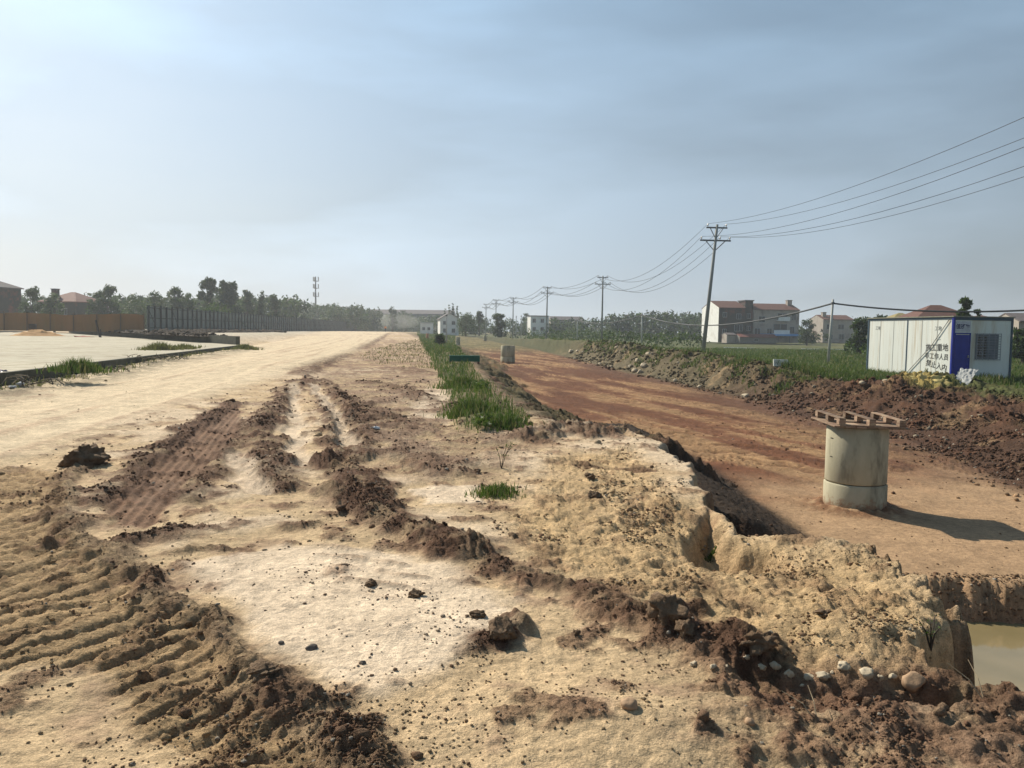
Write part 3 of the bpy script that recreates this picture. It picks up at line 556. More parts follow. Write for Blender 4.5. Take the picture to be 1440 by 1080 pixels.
def cone_heap(name, x, y, z, rx, ry, h, mt, label, cat, seed):
    n = 40; g = np.linspace(-1, 1, n); A, B_ = np.meshgrid(g, g); d = np.hypot(A, B_); X = x+A*rx; Y = y+B_*ry; Z = z+h*np.clip(1-d, 0, 1)*(.85+.3*billow(X*1.3, Y*1.3, 3, seed))-.05*(d > 1)
    idx = np.arange(n*n).reshape(n, n); Q = np.stack([idx[:-1, :-1], idx[:-1, 1:], idx[1:, 1:], idx[1:, :-1]], -1).reshape(-1, 4)
    return tag(link(name, npmesh(name, np.stack([X, Y, Z], -1).reshape(-1, 3), Q, mt)), label, cat)
cone_heap('sand_heap', x, y+2, gz(x, y), 4.2, 2.5, 1.05, m_och, 'low peaked heap of orange sand at the far left', 'sand heap', 3)
x, y, z = atd(46, 461, 84); MB().box((x, y, z+.15), (.7, .5, .55), rz=.3).build('wooden_crate', mat('dark_wood', (.05, .035, .03)), bevel=.03); o = bpy.context.scene.objects['wooden_crate']; tag(o, 'small dark crate standing before the orange sand heap', 'crate')
x, y, z = atd(118, 468, 85); rk = rockshape(3, 77, .4, .6); o = link('brick_pile', npmesh('brick_pile', rk[0]*np.array([1.5, .7, .65]), rk[1], mat('red_brick', (.32, .10, .06), (.2, .07, .05), 5, .9, bump=.8))); o.location = (x, y, gz(x, y)+.15); tag(o, 'reddish heap of broken bricks at the left end of the rubble ridge', 'brick pile')

# ------------------------------------------------------------------ fences
def hoarding():
    t = empty('hoarding_fence', (-42.7, 90, 1.0)); tag(t, 'long grey corrugated hoarding with dark posts along the left side', 'fence')
    m1 = mat('hoarding_sheet', (.20, .235, .225), (.15, .175, .17), .8, .6, .1, bump=.1); m2 = mat('hoarding_post', (.025, .033, .035), (.02, .025, .028), 3, .6)
    dx, dy = -.078, .997; L = 320.; H = 3.0
    vs, fs = [], []; n_ = int(L/.35)
    for i in range(n_+1):
        u = i*.35; o_ = .04 if i % 2 else -.04; x = dx*u+dy*o_; y = dy*u-dx*o_; vs += [(x, y, .0), (x, y, H+.02*math.sin(i*.7))]
    for i in range(n_): fs.append((2*i, 2*i+2, 2*i+3, 2*i+1))
    MB().add(vs, fs).build('panel', m1, t)
    rails = MB()
    for z in (.5, 1.65, 2.85): rails.bar((.12, 0, z), (dx*L+.12, dy*L, z), .06, .08)
    rails.build('rail', m2, t)
    far = MB()
    for i in range(int(L/1.9)):
        u = i*1.9; p = (dx*u+.17, dy*u, 0); q = (p[0]+.02, p[1], H+.08+.15*random.random())
        b = MB() if i < 99 else far
        b.bar(p, q, .17, .15)
        if i < 99:
            if i % 4 == 0: b.bar((p[0], p[1], H*.9), (p[0]+1.0, p[1]+.2, 0), .06)
            b.build('post', m2, t)
    o = far.build('far_posts', m2, t); o['kind'] = 'stuff'
hoarding()
def netfence():
    t = empty('mesh_fence', (-44, 92, .95)); tag(t, 'rusty orange site fence running to the left edge', 'fence')
    m1 = mat('orange_net', (.27, .135, .05), (.19, .11, .045), .35, .9, bump=.2, stretch=(1, 1, .3), c3=(.17, .13, .05), s3=.2); m2 = mat('net_post', (.12, .08, .05))
    vs, fs = [], []; n_ = 240
    for i in range(n_+1):
        u = i*.42; x = -u*.995; y = u*.10+.08*math.sin(i*1.1); h = 2.05+.10*math.sin(i*.21)+.07*random.random(); vs += [(x, y, 0), (x, y+.05, h*.5), (x, y, h)]
    for i in range(n_): fs += [(3*i, 3*i+3, 3*i+4, 3*i+1), (3*i+1, 3*i+4, 3*i+5, 3*i+2)]
    MB().add(vs, fs).build('net', m1, t)
    for i in range(34): u = i*3; MB().bar((-u*.995, u*.1-.1, 0), (-u*.995+.03, u*.1-.1, 2.2+.15*random.random()), .09).build('post', m2, t)
netfence()
x, y, z = atd(141, 458, 84); t = empty('timber_prop', (x, y, gz(x, y))); tag(t, 'dark timber prop leaning before the orange site fence', 'timber prop')
MB().bar((0, 0, 0), (-.75, .5, 2.2), .14).build('beam', mat('dark_wood', (.05, .035, .03)), t); MB().bar((.05, 0, 0), (-.2, .4, 1.2), .1).build('beam', MATS['dark_wood'], t)

# ------------------------------------------------------------------ power line
m_pole = mat('pole_concrete', (.30, .31, .29), (.22, .23, .22), 1.5, .85, bump=.1, stretch=(1, 1, .3)); m_met = mat('galvanised', (.16, .17, .18), (.1, .1, .11), 8, .6, .3, bump=0); m_ins = mat('insulator', (.45, .42, .38), (.3, .28, .26), 8, .3, bump=0); m_wire = mat('wire', (.03, .035, .04), (.04, .045, .05), 3, .6, bump=0)
UP = (-.75, .75); LO = (-1.15, .35, 1.15)
def power_pole(x, y, top, lean=(0, 0), base=None, yaw=0, label=''):
    z0 = gz(x, y)-.2; h = top-z0; t = empty('power_pole', (x, y, z0), yaw); tag(t, label, 'power pole', None)
    lx, ly = lean; P_ = lambda u, z: (lx*z/h+u, ly*z/h, z)
    MB().tube([P_(0, 0), P_(0, h)], [.17, .10], 14).build('post', m_pole, t, True)
    for zz, us, w in ((h-.25, UP, .85), (h-1.25, LO, 1.25)):
        o = MB().bar(P_(-w, zz), P_(w, zz), .09, .09).bar(P_(-w, zz+.002), P_(w, zz+.002), .05, .12).build('crossarm', m_met, t)
        for sgn in (-1, 1): MB().bar(P_(sgn*w*.62, zz-.04), P_(sgn*.1, zz-.72), .05).build('brace', m_met, t)
        for u in us:
            MB().tube([P_(u, zz+.04), P_(u, zz+.12), P_(u, zz+.14), P_(u, zz+.2), P_(u, zz+.22), P_(u, zz+.3)], [.02, .02, .06, .05, .065, .03], 8).build('insulator', m_ins, t)
    ca, sa = math.cos(yaw), math.sin(yaw)
    def wp(u, zz): p = P_(u, zz); return (x+p[0]*ca-p[1]*sa, y+p[0]*sa+p[1]*ca, z0+p[2])
    return [wp(u, h-.25+.3) for u in UP]+[wp(u, h-1.25+.3) for u in LO]
PO = []
PO.append(power_pole(20.5, 6.5, 11.5, yaw=R(0), label='power pole standing outside the right edge'))
poles = [(988, 61, 315, (.95, .1), 'leaning tall power pole nearest to the camera before the white gable'), (846, 118, 388, (0, 0), 'second tall power pole above the dark bank'),
         (768, 148, 403, (.1, 0), 'third power pole right of the white far building'), (721, 196, 418, (0, 0), 'fourth power pole beside the round dark tree'),
         (697, 218, 421, (0, 0), 'fifth power pole left of the round dark tree'), (683, 250, 427, (0, 0), 'farthest and shortest power pole of the line')]
for px, D, ty, ln, lab in poles:
    x, y, _ = atd(px, 480, D); top = atd(px, ty, D)[2]; PO.append(power_pole(x, y, top, ln, yaw=R(6), label=lab))
def catenary(a, b, sag, n=24): return [tuple(a[k]+(b[k]-a[k])*i/n-(sag*4*(i/n)*(1-i/n) if k == 2 else 0) for k in range(3)) for i in range(n+1)]
wl = ['outer left wire on the upper crossarms of the power line', 'outer right wire on the upper crossarms of the power line', 'leftmost wire on the lower crossarms of the power line', 'middle wire on the lower crossarms of the power line', 'rightmost wire on the lower crossarms of the power line']
for k in range(5):
    pts = []
    for i in range(len(PO)-1):
        c = catenary(PO[i][k], PO[i+1][k], (1.75, 2.3, 1.0, 1.2, .6, .8)[i]+.12*k); pts += c[(1 if i else 0):]
    tag(MB().tube(pts, [max(.012, .00021*math.hypot(p[0], p[1])) for p in pts], 5).build('power_wire', m_wire), wl[k], 'wire')
# small communication poles and their thick cable
def small_pole(px, D, ty, r=.08, label='', group=None, name='cable_pole', lean=0, mt=None):
    x, y, top = atd(px, ty, D); z0 = gz(x, y)-.1; t = empty(name, (x, y, z0)); tag(t, label, 'pole', group)
    MB().tube([(0, 0, 0), (lean, 0, top-z0)], [r, r*.75], 10).build('post', mt or m_pale, t, True); MB().tube([(lean, 0, top-z0-.35), (lean, 0, top-z0-.2)], [r*1.3]*2, 8).build('clamp', m_met, t); return (x+lean, y, top-.28), t
m_pale = mat('pale_pole', (.5, .5, .46), (.38, .38, .35), 2, .8, bump=.1)
c2, _ = small_pole(1168, 56, 421, .1, 'pale cable pole standing in the grass left of the cabin', lean=.18)
c1, _ = small_pole(903, 110, 440, .12, 'pale cable pole on the bank between two power poles')
c0, _ = small_pole(812, 150, 448, .12, 'short pale cable pole right of the third power pole')
xx, yy, zz = atd(1500, 428, 50); x_, y_, z_ = atd(1840, 384, 40)
pts = catenary((x_, y_, z_), c2, 1.2, 40)+catenary(c2, c1, 1.55, 30)[1:]+catenary(c1, c0, .9, 16)[1:]
tag(MB().tube(pts, .065, 6).build('telephone_cable', m_wire), 'thick black cable slung low between the pale cable poles', 'cable')
for i, (px, D, ty) in enumerate([(712, 190, 446), (726, 175, 444), (733, 170, 443), (718, 200, 447), (741, 180, 452), (669, 230, 443), (655, 240, 452)]):
    small_pole(px, D, ty, .10, 'one of the thin pale posts between the far trees', 'thin pale posts in the distance', 'thin_post')
small_pole(628, 118, 441, .12, 'pale post before the white gabled house', name='thin_post')
# telecom mast
x, y, z = atd(444, 440, 330); t = empty('telecom_mast', (x, y, 0.8)); tag(t, 'slim telecom mast with antennas rising above the far wood', 'mast')
top = atd(444, 389, 330)[2]-.8
MB().tube([(0, 0, 0), (0, 0, top)], [.5, .22], 8).build('mast', m_met, t)
for zz, k in ((top-1.5, 3), (top-4.5, 3), (top-8, 3)):
    MB().tube([(0, 0, zz-.5), (0, 0, zz-.3)], [1.1, 1.1], 10).build('platform', m_met, t)
    for i in range(k): a = i*2.09; MB().box((1.2*math.cos(a), 1.2*math.sin(a), zz+.4), (.35, .35, 1.9), rz=a).build('antenna', m_ins, t)

# ------------------------------------------------------------------ site cabin
def text_part(body, size, mt, parent, M, name='lettering', jit=0):
    cu_ = bpy.data.curves.new('t', 'FONT'); cu_.body = body; cu_.size = size; cu_.align_x = 'CENTER'; cu_.extrude = .002; cu_.offset = jit
    to = bpy.data.objects.new('t', cu_); COL.objects.link(to); dg = bpy.context.evaluated_depsgraph_get(); me = bpy.data.meshes.new_from_object(to.evaluated_get(dg)); bpy.data.objects.remove(to)
    me.transform(M); me.materials.clear(); me.materials.append(mt); return link(name, me, parent)
def cabin():
    W, L, H = 3.05, 6.0, 2.8
    fx, fy, _ = atd(1337, 530, 34.0); z0 = -.33
    gx, gy, _ = atd(1219, 530, 39.8); ang = math.atan2(gy-fy, gx-fx)      # direction of the long side, from the door corner backwards
    t = empty('site_cabin', (fx, fy, z0), ang-math.pi/2); tag(t, 'white container cabin with a blue door and barred window', 'cabin')
    m_w = mat('cabin_panel', (.72, .74, .68), (.62, .65, .6), 1.0, .55, bump=.03, stretch=(1, 3, .15), c3=(.5, .44, .33), s3=1.6); m_blue = mat('cabin_blue', (.012, .03, .30), (.01, .02, .2), 3, .45, bump=.03); m_frame = mat('cabin_frame', (.05, .09, .12), (.04, .06, .08), 4, .5)
    # local: x 0..W to the right, y 0..L backwards
    MB().box2((.03, .03, .12), (W-.03, L-.03, H-.1)).build('wall_panels', m_w, t)
    for (x, y) in ((0, 0), (W-.1, 0), (0, L-.1), (W-.1, L-.1)): MB().box2((x, y, 0), (x+.1, y+.1, H)).build('corner_post', m_blue if (x, y) == (0, 0) else m_frame, t)
    f = MB().box2((.1, .005, H-.13), (W-.1, .09, H+.004)).box2((.1, L-.09, H-.13), (W-.1, L-.005, H)).box2((.008, .1, H-.1), (.09, L-.1, H)).box2((W-.09, .1, H-.1), (W-.008, L-.1, H)).build('top_frame', m_frame, t)
    f = MB().box2((.1, .0, 0), (W-.1, .09, .13)).box2((.008, .1, 0), (.09, L-.1, .1)).box2((W-.09, .1, 0), (W-.008, L-.1, .1)).build('bottom_frame', m_frame, t)
    MB().box2((-.04, -.04, H+.006), (W+.04, L+.04, H+.05)).build('roof', mat('cabin_roof', (.28, .28, .22), (.2, .2, .15)), t)
    MB().box2((.012, L*.5-.03, .12), (.028, L*.5+.03, H-.1)).build('wall_joint', m_frame, t)
    for i in range(1, 6):
        if i != 3: MB().box2((.022, i*L/6-.012, .12), (.029, i*L/6+.012, H-.12)).build('panel_seam', mat('seam', (.45, .46, .42)), t)
    MB().tube([(-.012, .25, H-.1), (-.012, 1.3, 1.5), (-.012, 2.9, .15)], .016, 6).build('wire', mat('grey_wire', (.3, .3, .3)), t)
    do = MB().box2((.14, -.0, .13), (.86, .028, 2.02)).build('door', m_blue, t, bevel=.005)
    MB().box2((.10, -.012, .13), (.14, .03, 2.06)).box2((.86, -.012, .13), (.90, .03, 2.06)).box2((.10, -.012, 2.06), (.90, .03, 2.11)).build('frame', m_blue, do)
    MB().box2((.78, -.05, 1.0), (.81, -.001, 1.12)).build('handle', m_ins, do)
    sg = MB().box2((.13, .006, 2.16), (.88, .028, 2.62)).build('sign_board', mat('sign_white', (.55, .56, .6)), t)
    text_part('值班室', .24, mat('sign_ink', (.01, .015, .10), (.01, .01, .08), bump=0), sg, Matrix.Translation((.50, .004, 2.30)) @ Matrix.Rotation(math.pi/2, 4, 'X'), jit=.004)
    wf = MB().box2((1.17, .0, .95), (2.33, .028, 1.02)).box2((1.17, .0, 2.0), (2.33, .028, 2.06)).box2((1.17, .0, 1.02), (1.23, .028, 2.0)).box2((2.27, .0, 1.02), (2.33, .028, 2.0)).box2((1.73, .0, 1.02), (1.78, .028, 2.0)).build('window', mat('win_frame', (.2, .22, .24)), t)
    MB().box2((1.23, .012, 1.02), (1.73, .027, 2.0)).build('pane', mat('dark_glass', (.015, .018, .02), rough=.1, bump=0, spec=.6), wf); MB().box2((1.78, .012, 1.02), (2.27, .027, 2.0)).build('pane', mat('blind', (.20, .22, .25)), wf)
    g = MB()
    for i in range(11): g.tube([(1.15, -.10, .93+i*.115), (2.36, -.10, .93+i*.115)], .012, 6)
    for x in (1.15, 1.45, 1.75, 2.05, 2.36): g.tube([(x, -.10, .90), (x, -.10, 2.10)], .014, 6)
    for x in (1.15, 2.36):
        for z in (.93, 2.08): g.tube([(x, -.1, z), (x, .03, z)], .012, 6)
    g.build('grille', mat('grille_metal', (.30, .31, .33), (.2, .2, .22), bump=0), t)
    ink = mat('black_paint', (.02, .02, .02), (.04, .04, .04), bump=0)
    Mx = lambda y, z, tilt=0: Matrix.Translation((.026, y, z)) @ Matrix.Rotation(-math.pi/2, 4, 'Z') @ Matrix.Rotation(math.pi/2, 4, 'X') @ Matrix.Rotation(tilt, 4, 'Z')
    for body, s_, y, z, tl in (('工地', .22, .95, 2.22, 0), ('二', .2, .85, 1.78, .05), ('施工重地', .36, .98, 1.3, .02), ('非工作人员', .30, .98, .92, -.03), ('禁止入内', .34, .98, .50, -.16), ('工地', .2, 5.2, 2.25, -.05)):
        o = text_part(body, s_, ink if s_ > .25 else mat('faded_paint', (.3, .32, .3), bump=0), t, Mx(y, z, tl), 'wall_writing', .004)
cabin()

# ------------------------------------------------------------------ bank objects
x, y, _ = atd(1100, 521, 37); v = np.array([(-.42, 0, 0), (.45, .02, 0), (.40, .03, .18), (.28, 0, .34), (-.40, .03, .36)]); b = MB(); b.add([tuple(p) for p in v]+[(p[0], p[1]+.09, p[2]+.01) for p in v], [(0, 1, 2, 3, 4), (9, 8, 7, 6, 5)]+[(i, i+5, (i+1) % 5+5, (i+1) % 5) for i in range(5)])
o = b.build('foam_slab', mat('white_slab', (.7, .7, .62)), bevel=.01); o.location = (x, y, gz(x, y)-.03); o.rotation_euler = (R(-14), 0, 0); tag(o, 'broken white slab lying on the grassy bank', 'slab')
x, y, _ = atd(1151, 524, 40); z = gz(x, y); o = ringmb(.47, .07, 0, .4, 40).build('concrete_ring', m_conc, None, True); o.location = (x, y, z-.12); o.rotation_euler = (R(80), 0, R(8)); tag(o, 'pale concrete ring standing half buried on the grassy bank', 'concrete ring')
# crumpled sheets on the mound in front of the cabin
def sheet(name, px, py, D, w, h, mt, label, cat, seed, rz=0, tilt=.6, dz=.1):
    n = 26; g = np.linspace(-1, 1, n); A, B_ = np.meshgrid(g, g); f = billow(A*1.6+seed, B_*1.6, 4, seed); ed = 1+.16*perlin(A*3+seed, B_*3, seed)
    X = A*w/2*ed; Y = B_*h/2*ed; Z = .22*f*min(w, h)*.6; c, s_ = math.cos(tilt), math.sin(tilt)
    V = np.stack([X, Y*c-Z*s_, Y*s_+Z*c], -1).reshape(-1, 3); V2 = V+np.array([0, .0, -.015]); idx = np.arange(n*n).reshape(n, n)
    Q = np.stack([idx[:-1, :-1], idx[:-1, 1:], idx[1:, 1:], idx[1:, :-1]], -1).reshape(-1, 4)
    o = link(name, npmesh(name, np.concatenate([V, V2]), np.concatenate([Q, Q[:, ::-1]+n*n]), mt)); x, y, _ = atd(px, py, D); o.location = (x, y, gz(x, y)+dz); o.rotation_euler = (0, 0, rz); tag(o, label, cat)
sheet('yellow_sheet', 1304, 556, 27.0, 1.3, 1.0, mat('yellow_cloth', (.55, .45, .17), (.42, .32, .14), 4, .9, bump=.5, bscale=12), 'crumpled dull yellow sheet draped on the soil mound', 'sheet', 4, -.3, .45, -.02)
sheet('grey_sheet', 1356, 540, 27.4, .55, 1.3, mat('grey_cloth', (.42, .43, .41), (.26, .27, .27), 6, .7, bump=.5, bscale=12), 'grey crumpled plastic sheet on the mound below the blue door', 'sheet', 9, -.75, .4, .03)
# green barrier beside the grass strip
x, y, _ = atd(640, 509, 38); z = gz(x, y); t = empty('green_bench', (x+.45, y, z-.25), R(8)); tag(t, 'low green topped plank bench standing in the weeds', 'bench'); m_g = mat('green_paint', (.02, .12, .07), (.015, .08, .05))
for j in (-.16, .0, .16): MB().box((0, j, .62), (1.5, .14, .04)).build('plank', m_g, t, bevel=.005)
MB().box((0, -.24, .48), (1.5, .03, .28)).build('rail', m_g, t)
for i in (-.7, .7):
    for j in (-.18, .18): MB().box((i, j, .29), (.06, .06, .6)).build('leg', mat('brown_leg', (.12, .05, .03)), t)
x, y, _ = atd(601, 464, 120); o = ringmb(.22, .05, 0, .75, 14).build('plastic_drum', mat('orange_drum', (.5, .3, .2))); o.location = (x, y, gz(x, y)+.3); tag(o, 'pale orange drum standing at the far end of the grass strip', 'drum')

# ------------------------------------------------------------------ buildings
m_dkwin = mat('window_dark', (.02, .025, .03), (.03, .035, .04), rough=.2, bump=0, spec=.5); m_fr = mat('window_frame', (.4, .42, .42), bump=0)
def roofmat(c, n): return mat(n, c, tuple(v*.7 for v in c), 1.5, .85, bump=.3, stretch=(1, 1, 5))
def house(name, label, x, y, z, rz, w, d, h, wallm, roofm, rise=1.6, roof='gable_x', wins=(), chim=None, over=.35, sidem=None, balc=()):
    """front faces local -y, x from 0 to w, ridge along x ('gable_x') or y ('gable_y')"""
    t = empty(name, (x, y, z), rz); tag(t, label, 'house')
    b = MB()
    if roof == 'gable_x':
        b.add([(0, 0, 0), (w, 0, 0), (w, d, 0), (0, d, 0), (0, 0, h), (w, 0, h), (w, d, h), (0, d, h), (0, d/2, h+rise), (w, d/2, h+rise)], [(0, 1, 5, 4), (2, 3, 7, 6), (0, 4, 8, 7, 3), (1, 2, 6, 9, 5), (4, 5, 9, 8), (7, 8, 9, 6)])
    elif roof == 'gable_y':
        b.add([(0, 0, 0), (w, 0, 0), (w, d, 0), (0, d, 0), (0, 0, h), (w, 0, h), (w, d, h), (0, d, h), (w/2, 0, h+rise), (w/2, d, h+rise)], [(0, 1, 5, 8, 4), (2, 3, 7, 9, 6), (0, 4, 7, 3), (1, 2, 6, 5), (4, 8, 9, 7), (5, 6, 9, 8)])
    else: b.box2((0, 0, 0), (w, d, h))
    wl_ = b.build('wall', wallm, t); o_ = over
    if sidem: # the rendered gable end is a skin 3 mm proud
        MB().add([(-.02, 0, 0), (-.02, d, 0), (-.02, d, h), (-.02, d/2, h+rise), (-.02, 0, h), (-.001, 0, 0), (-.001, d, 0), (-.001, d, h), (-.001, d/2, h+rise), (-.001, 0, h)], [(0, 1, 2, 3, 4), (9, 8, 7, 6, 5)]+[(i, i+5, (i+1) % 5+5, (i+1) % 5) for i in range(5)]).build('gable_end', sidem, t)
    r = MB(); th_ = .14; sl = rise/(d/2) if roof == 'gable_x' else rise/(w/2)
    if roof == 'gable_x':
        for s_ in (0, 1):
            ya, yb = (-o_, d/2) if s_ == 0 else (d/2, d+o_); za, zb = (h-sl*o_, h+rise) if s_ == 0 else (h+rise, h-sl*o_); e = .01
            r.add([(-.05, ya, za+e), (w+.05, ya, za+e), (w+.05, yb, zb+e), (-.05, yb, zb+e), (-.05, ya, za+th_), (w+.05, ya, za+th_), (w+.05, yb, zb+th_), (-.05, yb, zb+th_)], [(0, 1, 2, 3), (7, 6, 5, 4), (0, 4, 5, 1), (1, 5, 6, 2), (2, 6, 7, 3), (3, 7, 4, 0)])
    elif roof == 'gable_y':
        for s_ in (0, 1):
            xa, xb = (-o_, w/2) if s_ == 0 else (w/2, w+o_); za, zb = (h-sl*o_, h+rise) if s_ == 0 else (h+rise, h-sl*o_); e = .01
            r.add([(xa, -.2, za+e), (xa, d+.2, za+e), (xb, d+.2, zb+e), (xb, -.2, zb+e), (xa, -.2, za+th_), (xa, d+.2, za+th_), (xb, d+.2, zb+th_), (xb, -.2, zb+th_)], [(0, 1, 2, 3), (7, 6, 5, 4), (0, 4, 5, 1), (1, 5, 6, 2), (2, 6, 7, 3), (3, 7, 4, 0)])
    elif roof == 'hip':
        k = min(w, d)/2*.9; r.add([(-o_, -o_, h), (w+o_, -o_, h), (w+o_, d+o_, h), (-o_, d+o_, h), (k, d/2, h+rise), (w-k, d/2, h+rise), (-o_, -o_, h-.15), (w+o_, -o_, h-.15), (w+o_, d+o_, h-.15), (-o_, d+o_, h-.15)], [(0, 1, 5, 4), (1, 2, 5), (2, 3, 4, 5), (3, 0, 4), (0, 6, 7, 1), (1, 7, 8, 2), (2, 8, 9, 3), (3, 9, 6, 0), (9, 8, 7, 6)])
    else: r.box2((-.2, -.2, h+.002), (w+.2, d+.2, h+.25))
    rf = r.build('roof', roofm, t)
    if chim: cx_, cy_, ch, cw_ = chim; MB().box2((cx_, cy_, h+.1), (cx_+cw_, cy_+cw_, h+ch)).box2((cx_-.1, cy_-.1, h+ch+.002), (cx_+cw_+.1, cy_+cw_+.1, h+ch+.15)).build('chimney', wallm, rf)
    for (bx_, bz_, bw) in balc: MB().box2((bx_, -1.0, bz_-.2), (bx_+bw, -.003, bz_)).box2((bx_, -1.0, bz_+.002), (bx_+bw, -.92, bz_+.8)).build('balcony', m_white, t)
    for (wx_, wz_, ww, wh) in wins:
        wi = MB().box2((wx_, -.045, wz_), (wx_+ww, .02, wz_+.07)).box2((wx_, -.045, wz_+wh-.07), (wx_+ww, .02, wz_+wh)).box2((wx_, -.045, wz_+.07), (wx_+.07, .02, wz_+wh-.07)).box2((wx_+ww-.07, -.045, wz_+.07), (wx_+ww, .02, wz_+wh-.07)).box2((wx_+ww/2-.03, -.045, wz_+.07), (wx_+ww/2+.03, .02, wz_+wh-.07)).build('window', m_fr, t)
        MB().box2((wx_+.07, -.025, wz_+.07), (wx_+ww/2-.03, .015, wz_+wh-.07)).box2((wx_+ww/2+.03, -.025, wz_+.07), (wx_+ww-.07, .015, wz_+wh-.07)).build('pane', m_dkwin, wi)
    return t
m_brick = mat('dark_brick', (.055, .052, .045), (.04, .04, .036), 1.2, .9, bump=.3, c3=(.20, .07, .05), s3=.35); m_white = mat('white_render', (.80, .80, .76), (.72, .72, .68), .8, .85, bump=.05, c3=(.62, .6, .55), s3=.4); m_beige = mat('beige_render', (.40, .35, .30), (.30, .26, .22), 1, .9, c3=(.13, .09, .075), s3=.3)
rf_br = roofmat((.15, .07, .052), 'roof_brown'); rf_red = roofmat((.19, .075, .055), 'roof_red'); rf_gr = roofmat((.14, .12, .12), 'roof_grey'); rf_och = roofmat((.30, .24, .10), 'roof_ochre')
hx, hy, _ = atd(1010, 470, 185); hz = -.4
house('village_house', 'white gabled house with a dark brick front behind the leaning pole', hx, hy, hz, R(7), 6.6, 11, 8.3, m_brick, rf_br, 1.7, wins=((1, 6.0, 1.0, 1.2), (4.0, 2.7, 1.3, 1.6), (5.2, 2.7, .9, 1.6), (1, 2.2, 1.0, 1.0), (4.4, 5.6, 1.2, 1.3)), sidem=m_white)
def off(u, v=0, a=R(7)): return hx+u*math.cos(a)-v*math.sin(a), hy+u*math.sin(a)+v*math.cos(a)
x, y = off(6.8, .6); house('stair_tower', 'narrow dark stair tower between the two houses', x, y, hz, R(7), 2.0, 4, 10.0, m_brick, rf_gr, .2, 'flat', wins=((.5, 2.8, 1.0, 1.2), (.5, 5.8, 1.0, 1.2)))
x, y = off(8.9, 0.2); house('village_house', 'pale three storey house with a brown roof and a blue awning', x, y, hz, R(7), 11.6, 9, 8.0, m_beige, rf_br, 1.5, wins=((.3, 2.0, 1.5, 1.5), (1.2, 4.9, 1.7, 1.5), (3.4, 2.0, 1.3, 1.5), (5.0, 2.4, 3.6, 2.2), (9.2, 2.4, 1.3, 1.6), (9.6, 5.5, 1.2, 1.6), (6.0, 5.6, 2.6, 1.6)), chim=(10.0, 3.0, 2.4, 1.1), balc=((4.8, 2.3, 4.0), (5.8, 5.5, 3.0)))
x, y = off(10.5, -3.2); t = empty('awning', (x, y, hz), R(7)); tag(t, 'bright blue sheet awning in front of the pale three storey house', 'awning')
MB().box((4.6, 1.5, 1.95), (9.6, 3.0, .08), rx=R(9)).build('canopy', mat('blue_sheet', (.10, .33, .62), (.08, .26, .5), 2, .5, bump=0), t)
for u in (.3, 3.2, 6.1, 9.0): MB().box((u, .15, .8), (.12, .12, 1.6)).build('post', m_met, t)
x, y = off(2.6, -6.5); house('shed', 'low grey shed with a rusty red roof before the dark brick house', x, y, hz-.1, R(7), 9.0, 3, 1.5, mat('shed_wall', (.2, .19, .17)), roofmat((.22, .08, .06), 'roof_rust'), .55, wins=((3.5, .4, 1.0, .7),))
x, y = off(0.3, -4.5); house('shed', 'small pale shed at the foot of the white gable', x, y, hz-.1, R(7), 2.2, 3, 1.9, m_beige, rf_gr, .4)
def lowwall(px0, px1, ty, D, h, label, mt=m_white):
    x0, y0, z1 = atd(px0, ty, D); x1, y1, _ = atd(px1, ty, D*.98); t = empty('boundary_wall', (x0, y0, z1-h)); tag(t, label, 'wall'); L = math.dist((x0, y0), (x1, y1)); t.rotation_euler = (0, 0, math.atan2(y1-y0, x1-x0))
    MB().box2((0, 0, -.6), (L, .25, h)).build('wall', mt, t); MB().box2((-.04, -.04, h+.002), (L+.04, .29, h+.09)).build('coping', mt, t)
    for i in range(max(2, int(L/3))): MB().box2((i*3, -.06, -.6), (i*3+.3, -.002, h)).build('pier', mt, t)
lowwall(1018, 1062, 489, 130, .9, 'low white wall in front of the shed'); lowwall(1128, 1236, 491, 120, .55, 'long low white wall behind the weeds right of the houses'); lowwall(1120, 1150, 503, 75, .3, 'short white kerb wall in the grass left of the cable pole'); lowwall(1162, 1200, 506, 70, .35, 'white kerb wall at the foot of the cable pole')
x, y, _ = atd(1157, 470, 210); house('village_house', 'brown roofed two storey house right of the blue awning', x, y, -.4, R(5), 8.6, 8, 6.3, m_beige, rf_br, 1.2, wins=((1.0, 3.6, 1.5, 1.4), (4.2, 3.6, 1.8, 1.4), (1.2, .8, 1.6, 1.4), (4.5, .8, 1.6, 1.6)), chim=(.8, 2, 1.9, 1.0))
x, y, _ = atd(1288, 470, 95); house('village_house', 'wide brown hip roofed house right behind the cabin', x, y, -.4, R(-4), 7.6, 7, 4.1, m_beige, rf_br, 1.9, 'hip')
x, y, _ = atd(1252, 470, 104); house('village_house', 'low house with an ochre stained roof left behind the cabin', x, y, -.4, R(-4), 4.9, 6, 3.9, m_beige, rf_och, 1.3, 'hip')
x, y, _ = atd(1370, 470, 100); house('village_house', 'red roofed house showing above the right end of the cabin', x, y, -.4, R(-3), 4.4, 6, 4.1, m_beige, rf_red, .8, 'hip')
x, y, _ = atd(1432, 470, 80); house('village_house', 'beige house cut by the right edge beyond the cabin', x, y, -.4, R(-8), 6, 6, 3.7, m_beige, rf_gr, .8, 'gable_x', wins=((.4, 1.2, 1.2, 1.2), (2.4, 1.2, 1.2, 1.2)))
